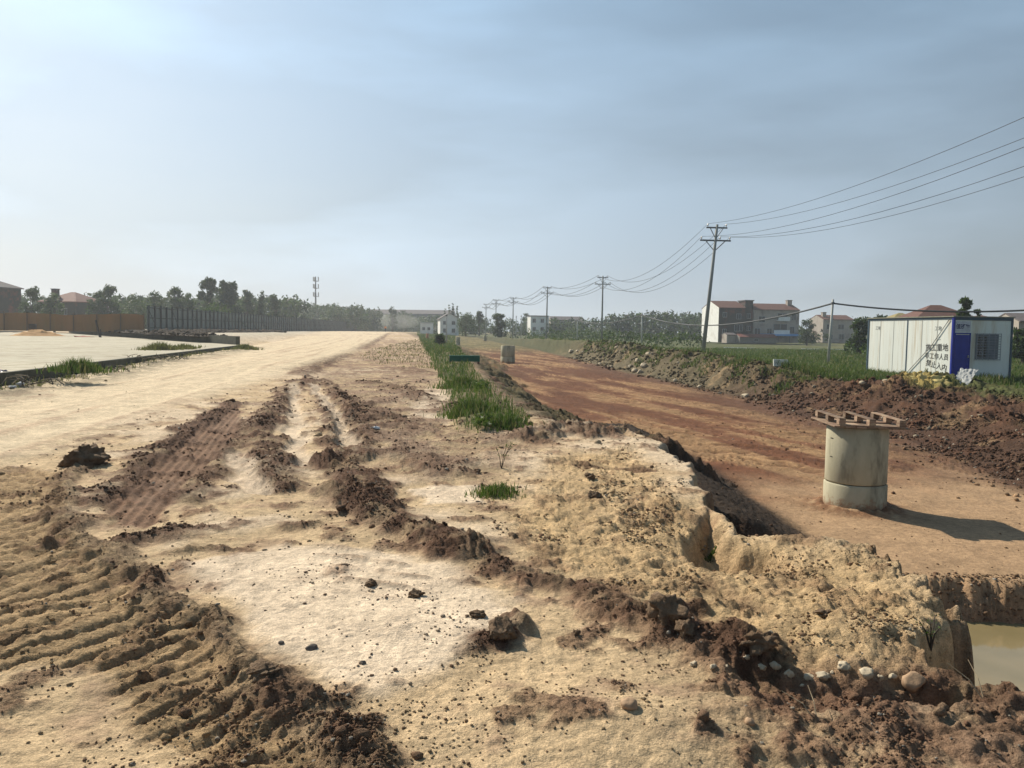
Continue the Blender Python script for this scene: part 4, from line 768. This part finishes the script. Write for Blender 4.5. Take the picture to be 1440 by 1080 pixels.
# centre
x, y, _ = atd(619, 470, 215); house('village_house', 'white gable fronted house among the far trees', x, y, .0, R(10), 5.2, 9, 4.9, m_white, rf_gr, 1.6, 'gable_y', wins=((.8, 1.0, 1.0, 1.2), (3.2, 1.0, 1.0, 1.2), (.8, 3.2, 1.0, 1.1), (3.2, 3.2, 1.0, 1.1)))
x, y, _ = atd(591, 470, 240); house('site_hut', 'flat roofed white hut left of the white gabled house', x, y, .6, R(3), 3.8, 4, 3.2, m_white, mat('hut_roof', (.5, .52, .55)), .2, 'flat', wins=((.6, 1.0, .9, 1.0), (2.2, 1.0, .9, 1.0)))
x, y, _ = atd(746, 470, 260); house('village_house', 'whitish flat roofed house beyond the third power pole', x, y, -.2, R(8), 6.2, 7, 7.0, m_white, rf_gr, .2, 'flat', wins=((.6, 2.0, 1.2, 1.4), (3.4, 2.0, 1.2, 1.4), (.6, 4.8, 1.2, 1.4), (3.4, 4.8, 1.2, 1.4)))
x, y, _ = atd(775, 470, 280); house('village_house', 'grey long house half hidden by the far trees', x, y, -.2, R(6), 12, 7, 6.2, m_beige, rf_gr, 1.2, wins=((1, 3.5, 1.2, 1.4), (4, 3.5, 1.2, 1.4), (7, 3.5, 1.2, 1.4)))
# left
x, y, _ = atd(440, 470, 300); house('village_house', 'low white house behind the far end of the hoarding', x, y, .6, R(-6), 9.5, 7, 4.5, m_beige, rf_gr, .8, 'gable_x', wins=((1, 1.5, 1.5, 1.4), (5, 1.5, 1.5, 1.4)))
x, y, _ = atd(398, 470, 340); house('long_building', 'long flat roofed building below the telecom mast', x, y, .6, R(-4), 27, 10, 10.6, mat('greenish_render', (.26, .29, .25), (.2, .23, .2)), rf_gr, .3, 'flat', wins=tuple((1.5+i*3.1, 7.0, 1.8, 1.4) for i in range(8)))
x, y, _ = atd(57, 470, 150); house('village_house', 'grey house with a red roof and square chimney at the left', x, y, .7, R(-12), 8.2, 8, 5.6, m_brick, rf_red, 2.0, 'hip', wins=((1, 3, 1.2, 1.3), (5, 3, 1.2, 1.3)), chim=(1.6, 1.2, 2.4, 1.0))
x, y, _ = atd(-82, 470, 135); house('village_house', 'dark grey house with a hipped roof cut by the left edge', x, y, .7, R(-16), 9.0, 8, 7.6, m_brick, rf_gr, 1.9, 'hip', wins=((2, 4.4, 1.3, 1.4), (6, 4.4, 1.3, 1.4)))
x, y, _ = atd(512, 470, 380); house('long_building', 'dark low roofed building at the end of the tan road', x, y, .6, R(-2), 44, 12, 9.0, mat('dim_wall', (.12, .12, .12)), rf_gr, 2.0, 'gable_x', wins=tuple((3+i*6, 3.5, 2, 1.6) for i in range(7)))

# ------------------------------------------------------------------ vegetation
M_L = [leafmat('leaf_dark', (.014, .030, .013), (.038, .062, .024)), leafmat('leaf_mid', (.025, .05, .014), (.062, .095, .028)), leafmat('leaf_blue', (.014, .027, .02), (.032, .052, .03))]
m_bark = mat('bark', (.10, .08, .06), (.06, .05, .04), 6, .95, bump=.5)
def leaves(centers, radii, n, size, seed, flat=.85):
    r = np.random.default_rng(seed); centers = np.asarray(centers, float); radii = np.asarray(radii, float)
    w = radii**2; w /= w.sum(); k = r.choice(len(centers), n, p=w); d = r.normal(size=(n, 3)); d /= np.linalg.norm(d, axis=1)[:, None]
    rad = (r.random(n)**.38)[:, None]; P = centers[k]+d*rad*radii[k][:, None]*np.array([1, 1, flat])+r.normal(size=(n, 3))*size*.25
    a = r.normal(size=(n, 3)); a /= np.linalg.norm(a, axis=1)[:, None]; b = np.cross(a, d+.3*r.normal(size=(n, 3))); b /= np.linalg.norm(b, axis=1)[:, None]+1e-9
    s = size*r.uniform(.5, 1.2, n)[:, None]; V = np.stack([P-a*s, P+b*s*.45, P+a*s, P-b*s*.45], 1).reshape(-1, 3)
    tone = np.repeat(np.clip(.5*r.random(len(centers))[k]+.35*r.random(n), 0, 1), 4); return V, np.arange(n*4).reshape(-1, 4), tone
def crown_blobs(h, w, kind, r):
    C, Rr = [], []
    if kind == 'round':
        for i in range(44):
            a = r.uniform(0, 6.28); u = r.random(); q = r.random()**.5*w*.38*(1-.45*u*u); z = h*(.14+.74*u); C.append((q*math.cos(a), q*math.sin(a), z)); Rr.append(w*r.uniform(.10, .20)*(1.1-.3*u))
    elif kind == 'column':
        for i in range(11):
            z = h*(.12+.8*i/10); k = (1-.75*(i/10)**1.5); C.append((r.normal()*w*.06, r.normal()*w*.06, z)); Rr.append(w*.36*k+.1)
    else:
        for i in range(22):
            a = r.uniform(0, 6.28); u = r.random(); q = r.random()**.5*w*.42*(1-.55*u); z = h*(.2+.74*u); C.append((q*math.cos(a), q*math.sin(a), z)); Rr.append(w*r.uniform(.11, .20))
    return C, Rr
def tree(px, topy, D, wpx, label, kind='round', mi=0, seed=1, n=1500, z0=None, group=None, name='tree', size=None):
    x, y, top = atd(px, topy, D); z = gz(x, y) if z0 is None else z0; h = top-z; w = wpx*D/F*(1.0 if kind == 'column' else 1.15); r = np.random.default_rng(seed)
    t = empty(name, (x, y, z)); tag(t, label, 'tree', group); C, Rr = crown_blobs(h*1.02, w, kind, r)
    V, Q, tone = leaves(C, Rr, n, size or max(.22, h*.035), seed); link('crown', npmesh('crown', V, Q, M_L[mi], False, [('tone', 'FLOAT', tone)]), t)
    b = MB().tube([(0, 0, -.2), (.05, 0, h*.3), (0, .05, h*.62)], [h*.022+.05, h*.017+.04, h*.008+.02], 8)
    for c in C[:7]: b.tube([(0, 0, h*.3), (c[0]*.5, c[1]*.5, (h*.35+c[2])/2), c], [h*.011+.02, h*.007+.015, .02], 5)
    b.build('trunk', m_bark, t); return t
T = [(150, 396, 140, 36, 'bushy dark tree beside the red roofed house at the left', 'round', 0, 2200), (133, 408, 138, 30, 'lower tree just left of the bushy dark tree', 'round', 0, 1200), (190, 411, 145, 46, 'broad low tree left of the hoarding', 'round', 1, 1700), (44, 404, 128, 34, 'loose tree between the two left houses', 'loose', 0, 1500), (75, 412, 132, 34, 'low tree before the red roofed house', 'loose', 1, 1300),
     (248, 400, 150, 34, 'round headed tree above the near end of the hoarding', 'round', 0, 2200), (222, 411, 150, 32, 'low tree left of the round headed tree', 'loose', 0, 1200), (268, 414, 150, 28, 'low tree right of the round headed tree', 'loose', 1, 1200),
     (292, 391, 160, 30, 'slimmer of the two tallest trees over the hoarding', 'loose', 0, 2200), (318, 389, 162, 38, 'bigger of the two tallest trees over the hoarding', 'round', 2, 2800), (347, 408, 170, 26, 'pointed tree right of the tallest pair', 'loose', 0, 1400), (366, 408, 175, 22, 'second pointed tree right of the tallest pair', 'column', 0, 1300), (388, 412, 180, 26, 'third tree right of the tallest pair', 'loose', 0, 1400), (306, 428, 130, 70, 'low light green thicket behind the hoarding', 'round', 1, 1500),
     (500, 425, 260, 34, 'mid sized tree left of the road end', 'round', 0, 1600), (470, 425, 260, 36, 'rounded tree beneath the telecom mast', 'round', 0, 1600), (552, 429, 300, 15, 'small round tree above the end of the road', 'round', 2, 900), (533, 430, 300, 9, 'thin tree left of the small round tree', 'column', 2, 500),
     (632, 427, 260, 6, 'left spire of the cypress clump behind the white gable', 'column', 2, 500), (637, 425, 260, 7, 'tallest spire of the cypress clump behind the white gable', 'column', 2, 600), (643, 429, 262, 7, 'right spire of the cypress clump behind the white gable', 'column', 2, 500), (626, 432, 262, 6, 'lowest spire of the cypress clump behind the white gable', 'column', 2, 400),
     (655, 438, 200, 34, 'wide green tree right of the white gabled house', 'round', 1, 2000), (701, 438, 185, 24, 'dark round tree behind the fifth power pole', 'round', 0, 2000), (674, 436, 220, 16, 'bare topped tree left of the dark round tree', 'loose', 0, 900), (740, 437, 300, 12, 'small tree left of the whitish flat roofed house', 'round', 2, 600),
     (1358, 418, 62, 22, 'fresh green tree sticking up above the cabin roof', 'loose', 1, 1600), (1376, 429, 66, 14, 'small bush top right of the tree above the cabin', 'round', 0, 700), (1240, 441, 85, 40, 'dark bush above the left end of the cabin roof', 'round', 0, 2000), (1212, 445, 88, 40, 'dark bush left of the cabin', 'round', 0, 2000), (1440, 458, 60, 30, 'dark bush at the right end of the cabin', 'round', 1, 1400),
     (1136, 447, 170, 26, 'dark tree between the awning house and the brown roofed house', 'round', 0, 1700), (910, 434, 250, 10, 'slender treetop rising over the far wood', 'column', 2, 500), (946, 436, 250, 9, 'second slender treetop over the far wood', 'column', 2, 500)]
for i, (px, ty, D, w, lab, kd, mi, n_) in enumerate(T): tree(px, ty, D, w, lab, kd, mi, 200+i, int(n_*1.4))
def wood(name, spans, label, mi, seed, size):
    r = np.random.default_rng(seed); C, Rr = [], []
    for (p0, p1, t0, t1, D, n_, hb) in spans:
        for i in range(n_):
            u = (i+r.random())/n_; px = p0+(p1-p0)*u; D_ = D*(1+.12*r.random()); x, y, top = atd(px, t0+(t1-t0)*u+r.uniform(-2.5, 6), D_); rad = r.uniform(.012, .022)*D_*.55; base = gz(x, y) if r.random() < .0 else -.2
            z = top-rad
            while z > base: C.append((x+r.normal()*rad*.4, y+r.normal()*rad, z)); Rr.append(rad*r.uniform(.8, 1.2)); z -= rad*1.3
    n = int(len(C)*48); V, Q, tone = leaves(C, Rr, n, size, seed); print(name, len(C)); tag(link(name, npmesh(name, V, Q, M_L[mi], False, [('tone', 'FLOAT', tone)])), label, 'wood', kind='stuff')
wood('distant_wood', [(-120, 60, 414, 412, 190, 34, 0), (110, 205, 410, 415, 175, 28, 0), (190, 290, 418, 415, 190, 34, 0), (285, 420, 410, 416, 200, 44, 0), (395, 530, 430, 434, 290, 34, 0), (440, 525, 425, 434, 270, 26, 0), (520, 680, 437, 442, 330, 34, 0), (600, 780, 444, 446, 260, 30, 0), (770, 870, 446, 444, 250, 22, 0), (860, 985, 439, 437, 235, 40, 0), (960, 1000, 441, 440, 230, 12, 0), (1110, 1160, 460, 462, 200, 10, 0), (1195, 1250, 446, 442, 230, 14, 0), (1380, 1500, 455, 455, 150, 16, 0)], 'dark wood closing off the horizon behind the site', 2, 401, .75)
wood('hedge_growth', [(740, 860, 461, 463, 155, 26, 0), (850, 990, 462, 466, 115, 34, 0), (770, 850, 458, 460, 175, 16, 0), (1050, 1200, 486, 490, 95, 26, 0), (1190, 1225, 476, 480, 70, 8, 0), (690, 760, 466, 466, 170, 14, 0), (1100, 1150, 478, 480, 140, 10, 0), (985, 1235, 481, 482, 140, 40, 0), (1010, 1070, 486, 488, 118, 8, 0)], 'dark green undergrowth beyond the bank', 1, 402, .3)

def blades(name, X, Y, H, Wd, label, mt, seed, clump=1):
    r = np.random.default_rng(seed); z = terrain(X, Y)[0]; n = len(X); a = r.uniform(0, 6.28, n); ln = r.uniform(.1, .7, n)*H; la = r.uniform(0, 6.28, n)
    dx, dy = np.cos(a)*Wd/2, np.sin(a)*Wd/2; mx, my = np.cos(la)*ln*.4, np.sin(la)*ln*.4; tx, ty = np.cos(la)*ln, np.sin(la)*ln
    V = np.stack([np.stack([X-dx, Y-dy, z-.02], -1), np.stack([X+dx, Y+dy, z-.02], -1), np.stack([X+mx+dx*.7, Y+my+dy*.7, z+H*.6], -1), np.stack([X+mx-dx*.7, Y+my-dy*.7, z+H*.6], -1), np.stack([X+tx, Y+ty, z+H], -1)], 1).reshape(-1, 3)
    i = np.arange(n)[:, None]*5; Fc = np.concatenate([i+np.array([[0, 1, 2]]), i+np.array([[0, 2, 3]]), i+np.array([[3, 2, 4]])])
    tone = np.repeat(r.random(n), 5); o = link(name, npmesh(name, V, Fc, mt, False, [('tone', 'FLOAT', tone)])); return o
gm = leafmat('grass_leaf', (.035, .075, .014), (.10, .145, .032), 1.5); gy = leafmat('dry_grass', (.085, .085, .035), (.20, .16, .07), 1.5)
def grass_in(poly, n, zpl, near_h, label, name, seed, mt=gm, thr=-.2, tmin=None):
    r = np.random.default_rng(seed); lo, hi = poly.min(0), poly.max(0); u = r.random(n*5); X = r.uniform(lo[0], hi[0], n*5); Y = np.exp(np.log(lo[1])+(np.log(hi[1])-np.log(lo[1]))*u)
    sd = sdpoly(X+.25*perlin(X*1.5, Y*1.5, 3), Y, poly); k = (sd > 0) & (fbm(X*.9, Y*.9, 3, seed) > thr-.3*sst(0, .5, sd)); X, Y = X[k][:n], Y[k][:n]
    if tmin is not None: e = terrain(X, Y)[4]; q = e['t'] > e['cw']+tmin; X, Y = X[q], Y[q]
    D = np.hypot(X, Y)
    H = near_h*r.uniform(.4, 1.3, len(X))*(1+.6*np.clip(perlin(X*.8, Y*.8, 7), -1, 1)); W_ = .005+.0008*D; o = blades(name, X, Y, H, W_, label, mt, seed); print(name, len(X)); tag(o, label, 'grass', kind='stuff')
grass_in(GRASS, 130000, 0, .21, 'green weeds and grass along the edge of the cut', 'grass_strip', 501, thr=-.75)
def weeds():
    r = np.random.default_rng(77); lo, hi = GRASS.min(0), GRASS.max(0); Y = lo[1]*(hi[1]/lo[1])**r.random(9000); X = r.uniform(lo[0], hi[0], 9000); k = (sdpoly(X, Y, GRASS) > .05) & (fbm(X, Y, 3, 9) > -.1); X, Y = X[k][:900], Y[k][:900]; z = terrain(X, Y)[0]; h = r.uniform(.08, .28, len(X))
    V, Q, tone = leaves(np.stack([X, Y, z+h*.7], 1), h*.9, 26000, .045, 78, .8); tag(link('broad_weeds', npmesh('broad_weeds', V, Q, gm, False, [('tone', 'FLOAT', tone*.9)])), 'low broad leaved weeds among the grass strip', 'weeds', kind='stuff')
weeds()
fieldp = np.array([(13.6, 24), (16.5, 30), (40, 30), (60, 60), (60, 120), (0, 120), (8, 70), (10.2, 52), (12.2, 42), (13.3, 34)])
grass_in(fieldp, 90000, 0, .26, 'rough green grass growing on the field behind the bank', 'field_grass', 502, thr=-.25, tmin=.5)
grass_in(np.array([(15.5, 29.5), (19.5, 32.5), (24, 31.5), (24, 33.9), (19.4, 33.8), (18.2, 40), (12.5, 38)]), 16000, 0, .30, 'taller grass at the foot of the white cabin', 'cabin_grass', 503, thr=-.6, tmin=-.8)
grass_in(pl([(520, 492), (600, 476), (618, 520), (560, 518), (500, 505)]), 3500, 0, .10, 'thin dry grass beside the road edge', 'dry_grass', 504, gy, .22)
grass_in(np.vstack([TOE[5:9]+np.array([.9, 0]), (TOE[5:9]+np.array([3.0, 0]))[::-1]]), 7000, 0, .22, 'patchy weeds growing on the dark bank', 'bank_weeds', 505, thr=.42)
grass_in(np.array([(-12.6, 12), (-11.4, 11), (-11.8, 19), (-18.3, 54), (-19.1, 54), (-12.9, 20)]), 2500, 0, .14, 'dry weeds in the debris before the kerb', 'kerb_weeds', 506, gy, .0)
def tuft(px, py, zp, h, w, n, label, seed, mt=gm, name='grass_tuft'):
    x, y = hit(px, py) if zp < .1 else at(px, py, zp); r = np.random.default_rng(seed); X = x+r.normal(size=n)*w*.35; Y = y+r.normal(size=n)*w*.35; k = np.exp(-((X-x)**2+(Y-y)**2)/(w*.5)**2)
    o = blades(name, X, Y, h*(.4+.7*r.random(n))*(.4+.6*k), np.full(n, .006+.0009*math.hypot(x, y)), label, mt, seed); tag(o, label, 'grass tuft'); 
    if zp > .1:
        me = o.data; co = np.zeros(len(me.vertices)*3, np.float32); me.vertices.foreach_get('co', co); co = co.reshape(-1, 3); co[:, 2] += zp; me.vertices.foreach_set('co', co.ravel())
tuft(697, 697, 0, .14, .34, 420, 'lone green tuft of weeds at the end of the pale patch', 601); tuft(112, 525, .33, .42, .9, 900, 'green tuft growing against the slab kerb', 602); tuft(225, 492, .4, .5, 1.3, 900, 'yellow green tuft on the pale slab near its right end', 603, gy); tuft(256, 491, .4, .35, 1.2, 500, 'low dry tuft next to the taller one on the slab', 604, gy)
tuft(662, 580, 0, .32, .75, 1000, 'tallest bright green clump of weeds in the grass strip', 605); tuft(705, 600, 0, .22, .7, 700, 'darker clump of weeds at the near end of the grass strip', 608); tuft(650, 545, 0, .4, .9, 900, 'weeds bunched behind the tallest clump in the strip', 609); tuft(1000, 787, 0, .05, .1, 150, 'tiny green sprig at the dip in the yellow sand', 606); tuft(345, 494, .1, .4, 1.2, 500, 'dry tuft at the far corner of the slab kerb', 607, gy)
# dark shrub at the far end of the strip
tree(618, 469, 85, 16, 'dark low shrub at the far end of the grass strip', 'round', 0, 701, 900, name='shrub', size=.16)
# stalks with leaves, dead twigs
def twig(px, py, zp, h, label, seed, mt, leaf=True, lean=.4, r0_=.006):
    x, y = hit(px, py); r = random.Random(seed); t = empty('plant_stalk' if leaf else 'dead_twig', (x, y, gz(x, y))); tag(t, label, 'plant' if leaf else 'twig'); b = MB(); tips = []
    for i in range(4 if leaf else 2):
        a = r.uniform(0, 6.28); p = [(0, 0, -.02), (math.cos(a)*h*lean*.4, math.sin(a)*h*lean*.4, h*.5), (math.cos(a)*h*lean, math.sin(a)*h*lean, h*r.uniform(.75, 1))]; b.tube(p, [r0_, r0_*.7, r0_*.4], 5); tips += p[1:]
    b.build('stem', mt, t)
    if leaf: V, Q, tone = leaves(tips, [h*.14]*len(tips), 60, h*.05, seed); link('leaf_cluster', npmesh('leaf_cluster', V, Q, gm, False, [('tone', 'FLOAT', tone)]), t)
twig(1308, 925, 0, .16, 'small leafy sprig above the cut beside the water hole', 1, m_bark); twig(705, 660, 0, .3, 'thin leafy stalk rising behind the lone green tuft', 2, m_bark)
m_dead = mat('dead_stalk', (.35, .28, .18), (.25, .19, .12)); twig(1385, 985, 0, .12, 'dead straw stalks at the lip of the water hole', 3, m_dead, False, 1.3, .003); twig(1150, 1015, 0, .1, 'dead straw stalks in the damp soil below the pale stones', 4, m_dead, False, 1.5, .003)
for i, (px, py, lab) in enumerate([(40, 548, 'dead branches heaped before the kerb at the left edge'), (75, 530, 'tangle of dead stalks left of the kerb tuft'), (150, 528, 'pale broken sticks right of the kerb tuft'), (240, 515, 'dry sticks near the middle of the kerb'), (205, 517, 'dry root bundle against the kerb')]):
    x, y = at(px, py, 0); t = empty('brushwood', (x, y, gz(x, y))); tag(t, lab, 'brushwood'); r = random.Random(i); 
    for k in range(16):
        a = r.uniform(0, 3.14); L = r.uniform(.3, .9); c = (r.uniform(-.7, .7), r.uniform(-.25, .25), .03); p = [(c[0]-math.cos(a)*L/2, c[1]-math.sin(a)*L/4, c[2]), (c[0], c[1], c[2]+r.uniform(.05, .2)), (c[0]+math.cos(a)*L/2, c[1]+math.sin(a)*L/4, c[2]+r.uniform(0, .25))]
        MB().tube(p, [.014, .012, .006], 5).build('branch', m_dead if k % 2 else m_bark, t)
x, y = at(4, 545, 0); v, f = rockshape(3, 91, .5, .8); o = link('plastic_bag', npmesh('plastic_bag', v*.24, f, mat('navy_plastic', (.015, .025, .07), rough=.35), True)); o.location = (x-.1, y+.2, gz(x, y)+.2); tag(o, 'dark blue plastic bag lying against the kerb at the left edge', 'bag')
for i, (px, py, w, lab) in enumerate([(18, 545, 7, 'white litter lump right of the dark blue bag'), (28, 541, 9, 'second white litter lump by the kerb'), (527, 604, 14, 'white scrap lying on the crumbly soil beyond the ruts')]): rock('litter', px, py, w, lab, 'litter', mat('litter_white', (.6, .6, .6)), 0, 95+i, .5)

# ------------------------------------------------------------------ distant person
def person():
    x, y, z = atd(542, 466, 205); zg = gz(x, y); t = empty('person', (x, y, zg), R(20)); tag(t, 'distant person in an orange top and dark trousers walking on the road', 'person')
    J = {'pelvis': (0, 0, .93, .125), 'belly': (0, 0, 1.08, .13), 'chest': (0, -.01, 1.30, .155), 'neck': (0, 0, 1.48, .055), 'head': (0, -.02, 1.62, .095), 'crown': (0, 0, 1.72, .06)}
    E_ = [('pelvis', 'belly'), ('belly', 'chest'), ('chest', 'neck'), ('neck', 'head'), ('head', 'crown')]
    for s_, n_ in ((-1, 'l'), (1, 'r')):
        k = s_*.16
        J.update({'hip'+n_: (s_*.09, 0, .88, .09), 'kn'+n_: (s_*.10, -.10+k, .49, .06), 'an'+n_: (s_*.10, k*1.2, .09, .04), 'to'+n_: (s_*.11, k*1.2-.17, .03, .035), 'sh'+n_: (s_*.19, 0, 1.40, .06), 'el'+n_: (s_*.25, .02-k*.5, 1.13, .042), 'wr'+n_: (s_*.25, -.08-k, .90, .03), 'ha'+n_: (s_*.25, -.11-k, .80, .028)})
        E_ += [('pelvis', 'hip'+n_), ('hip'+n_, 'kn'+n_), ('kn'+n_, 'an'+n_), ('an'+n_, 'to'+n_), ('chest', 'sh'+n_), ('sh'+n_, 'el'+n_), ('el'+n_, 'wr'+n_), ('wr'+n_, 'ha'+n_)]
        for q in range(5): nm = 'f%d%s' % (q, n_); J[nm] = (s_*.25+(q-2)*.016, -.13-k-(.03 if q == 0 else 0), .715+.01*abs(q-2)+(.04 if q == 0 else 0), .009); E_.append(('ha'+n_, nm))
    ks = list(J); me = bpy.data.meshes.new('body'); me.from_pydata([J[k][:3] for k in ks], [(ks.index(a), ks.index(b)) for a, b in E_], []); o = link('body', me, t)
    o.modifiers.new('s', 'SKIN'); sv = me.skin_vertices[0].data
    for i, k in enumerate(ks): sv[i].radius = (J[k][3],)*2
    sv[0].use_root = True; o.modifiers.new('u', 'SUBSURF').levels = 1; bpy.context.view_layer.update()
    dg = bpy.context.evaluated_depsgraph_get(); m2 = bpy.data.meshes.new_from_object(o.evaluated_get(dg)); o.modifiers.clear(); o.data = m2; m2.materials.clear(); m2.materials.append(mat('skin', (.4, .24, .16), bump=0))
    def shell(name, fn, mt, d):
        import bmesh
        bm = bmesh.new(); bm.from_mesh(m2); bm.normal_update()
        bmesh.ops.delete(bm, geom=[f for f in bm.faces if not fn(f.calc_center_median())], context='FACES')
        for v in bm.verts: v.co += v.normal*d
        mm = bpy.data.meshes.new(name); bm.to_mesh(mm); bm.free(); mm.materials.append(mt); link(name, mm, t)
    shell('shirt', lambda c: 1.0 < c.z < 1.46, mat('orange_cloth', (.75, .26, .06)), .015); shell('trousers', lambda c: .08 < c.z <= 1.0 and abs(c.x) < .2, mat('dark_cloth', (.04, .045, .06)), .012); shell('hair', lambda c: c.z > 1.64, mat('black_hair', (.01, .01, .01)), .012)
person()

# ------------------------------------------------------------------ haze and dust
def volmat(name, c, d, an=.3):
    mt = bpy.data.materials.new(name); mt.use_nodes = True; nt = mt.node_tree; nt.nodes.clear(); out = nt.nodes.new('ShaderNodeOutputMaterial'); v = nt.nodes.new('ShaderNodeVolumePrincipled'); v.inputs['Color'].default_value = c+(1,); v.inputs['Density'].default_value = d; v.inputs['Anisotropy'].default_value = an; nt.links.new(v.outputs[0], out.inputs['Volume']); return mt
o = MB().box2((-700, -60, -4), (700, 1000, 26)).build('haze', volmat('haze_air', (.84, .91, 1.0), .00052)); tag(o, 'pale haze lying over the whole site', 'haze', kind='stuff')
v, f = ico(4); x, y, z = atd(548, 452, 300); o = link('dust_cloud', npmesh('dust_cloud', v*np.array([12, 10, 3.2])+np.array([x, y, z]), f, volmat('dust', (.9, .88, .85), .012), True)); tag(o, 'thin dust raised at the end of the road', 'dust', kind='stuff')

# ------------------------------------------------------------------ light
AZ = R(-42); EL = R(38)                       # sun: left of the view, in front
sd = Vector((math.sin(AZ)*math.cos(EL), math.cos(AZ)*math.cos(EL), math.sin(EL)))
ld = bpy.data.lights.new('sun', 'SUN'); ld.energy = 5.0; ld.angle = R(.6); ld.color = (1, .91, .76); lo = bpy.data.objects.new('sun', ld); COL.objects.link(lo); lo.rotation_euler = sd.to_track_quat('Z', 'Y').to_euler()
w = bpy.data.worlds.new('World'); S.world = w; w.use_nodes = True; nt = w.node_tree; bg = nt.nodes['Background']
sk = nt.nodes.new('ShaderNodeTexSky'); sk.sky_type = 'NISHITA'; sk.sun_disc = False; sk.sun_elevation = EL; sk.sun_rotation = AZ; sk.air_density = 1.3; sk.dust_density = 2.5; sk.ozone_density = 1.5
tc = nt.nodes.new('ShaderNodeTexCoord'); mp = nt.nodes.new('ShaderNodeMapping'); mp.inputs['Rotation'].default_value = (0, R(20), R(30)); mp.inputs['Scale'].default_value = (.9, 2.2, 4.5); nt.links.new(tc.outputs['Generated'], mp.inputs[0])
ns = nt.nodes.new('ShaderNodeTexNoise'); ns.inputs['Scale'].default_value = 1.3; ns.inputs['Detail'].default_value = 5; ns.inputs['Roughness'].default_value = .5; nt.links.new(mp.outputs[0], ns.inputs[0])
f = mapr(nt, ns.outputs[0], .4, .75, .35, .62)
# thin high veil: grey white, brighter towards the sun
dt = nt.nodes.new('ShaderNodeVectorMath'); dt.operation = 'DOT_PRODUCT'; nt.links.new(tc.outputs['Generated'], dt.inputs[0]); dt.inputs[1].default_value = sd
tp = nt.nodes.new('ShaderNodeMath'); tp.operation = 'POWER'; nt.links.new(mapr(nt, dt.outputs['Value'], .50, 1.0, 0, 1), tp.inputs[0]); tp.inputs[1].default_value = 1.4
br = mapr(nt, tp.outputs[0], 0, 1, .82, 1.95)
sx_ = nt.nodes.new('ShaderNodeSeparateXYZ'); nt.links.new(tc.outputs['Generated'], sx_.inputs[0])
hz_ = mapr(nt, sx_.outputs[2], 0, .5, 0, 1)
vcol = mixc(nt, hz_, (4.4, 5.2, 6.05), (2.05, 3.5, 5.05))
vc = nt.nodes.new('ShaderNodeVectorMath'); vc.operation = 'SCALE'; nt.links.new(vcol, vc.inputs[0]); nt.links.new(br, vc.inputs['Scale'])
f = mapr(nt, ns.outputs[0], .35, .7, .72, .86)
cl_ = mapr(nt, ns.outputs[0], .46, .64, .97, 1.36); vc2 = nt.nodes.new('ShaderNodeVectorMath'); vc2.operation = 'SCALE'; nt.links.new(vc.outputs[0], vc2.inputs[0]); nt.links.new(cl_, vc2.inputs['Scale'])
zd = mapr(nt, sx_.outputs[2], .42, .85, 1, .52); c0 = mixc(nt, f, sk.outputs[0], vc2.outputs[0]); cz = nt.nodes.new('ShaderNodeVectorMath'); cz.operation = 'SCALE'; nt.links.new(c0, cz.inputs[0]); nt.links.new(zd, cz.inputs['Scale']); c = cz.outputs[0]; nt.links.new(c, bg.inputs[0]); bg.inputs[1].default_value = .08
S.view_settings.view_transform = 'Standard'; S.view_settings.look = 'None'; S.view_settings.exposure = .34; S.view_settings.gamma = 1
S.cycles.volume_bounces = 1; S.cycles.max_bounces = 6; S.cycles.transparent_max_bounces = 8
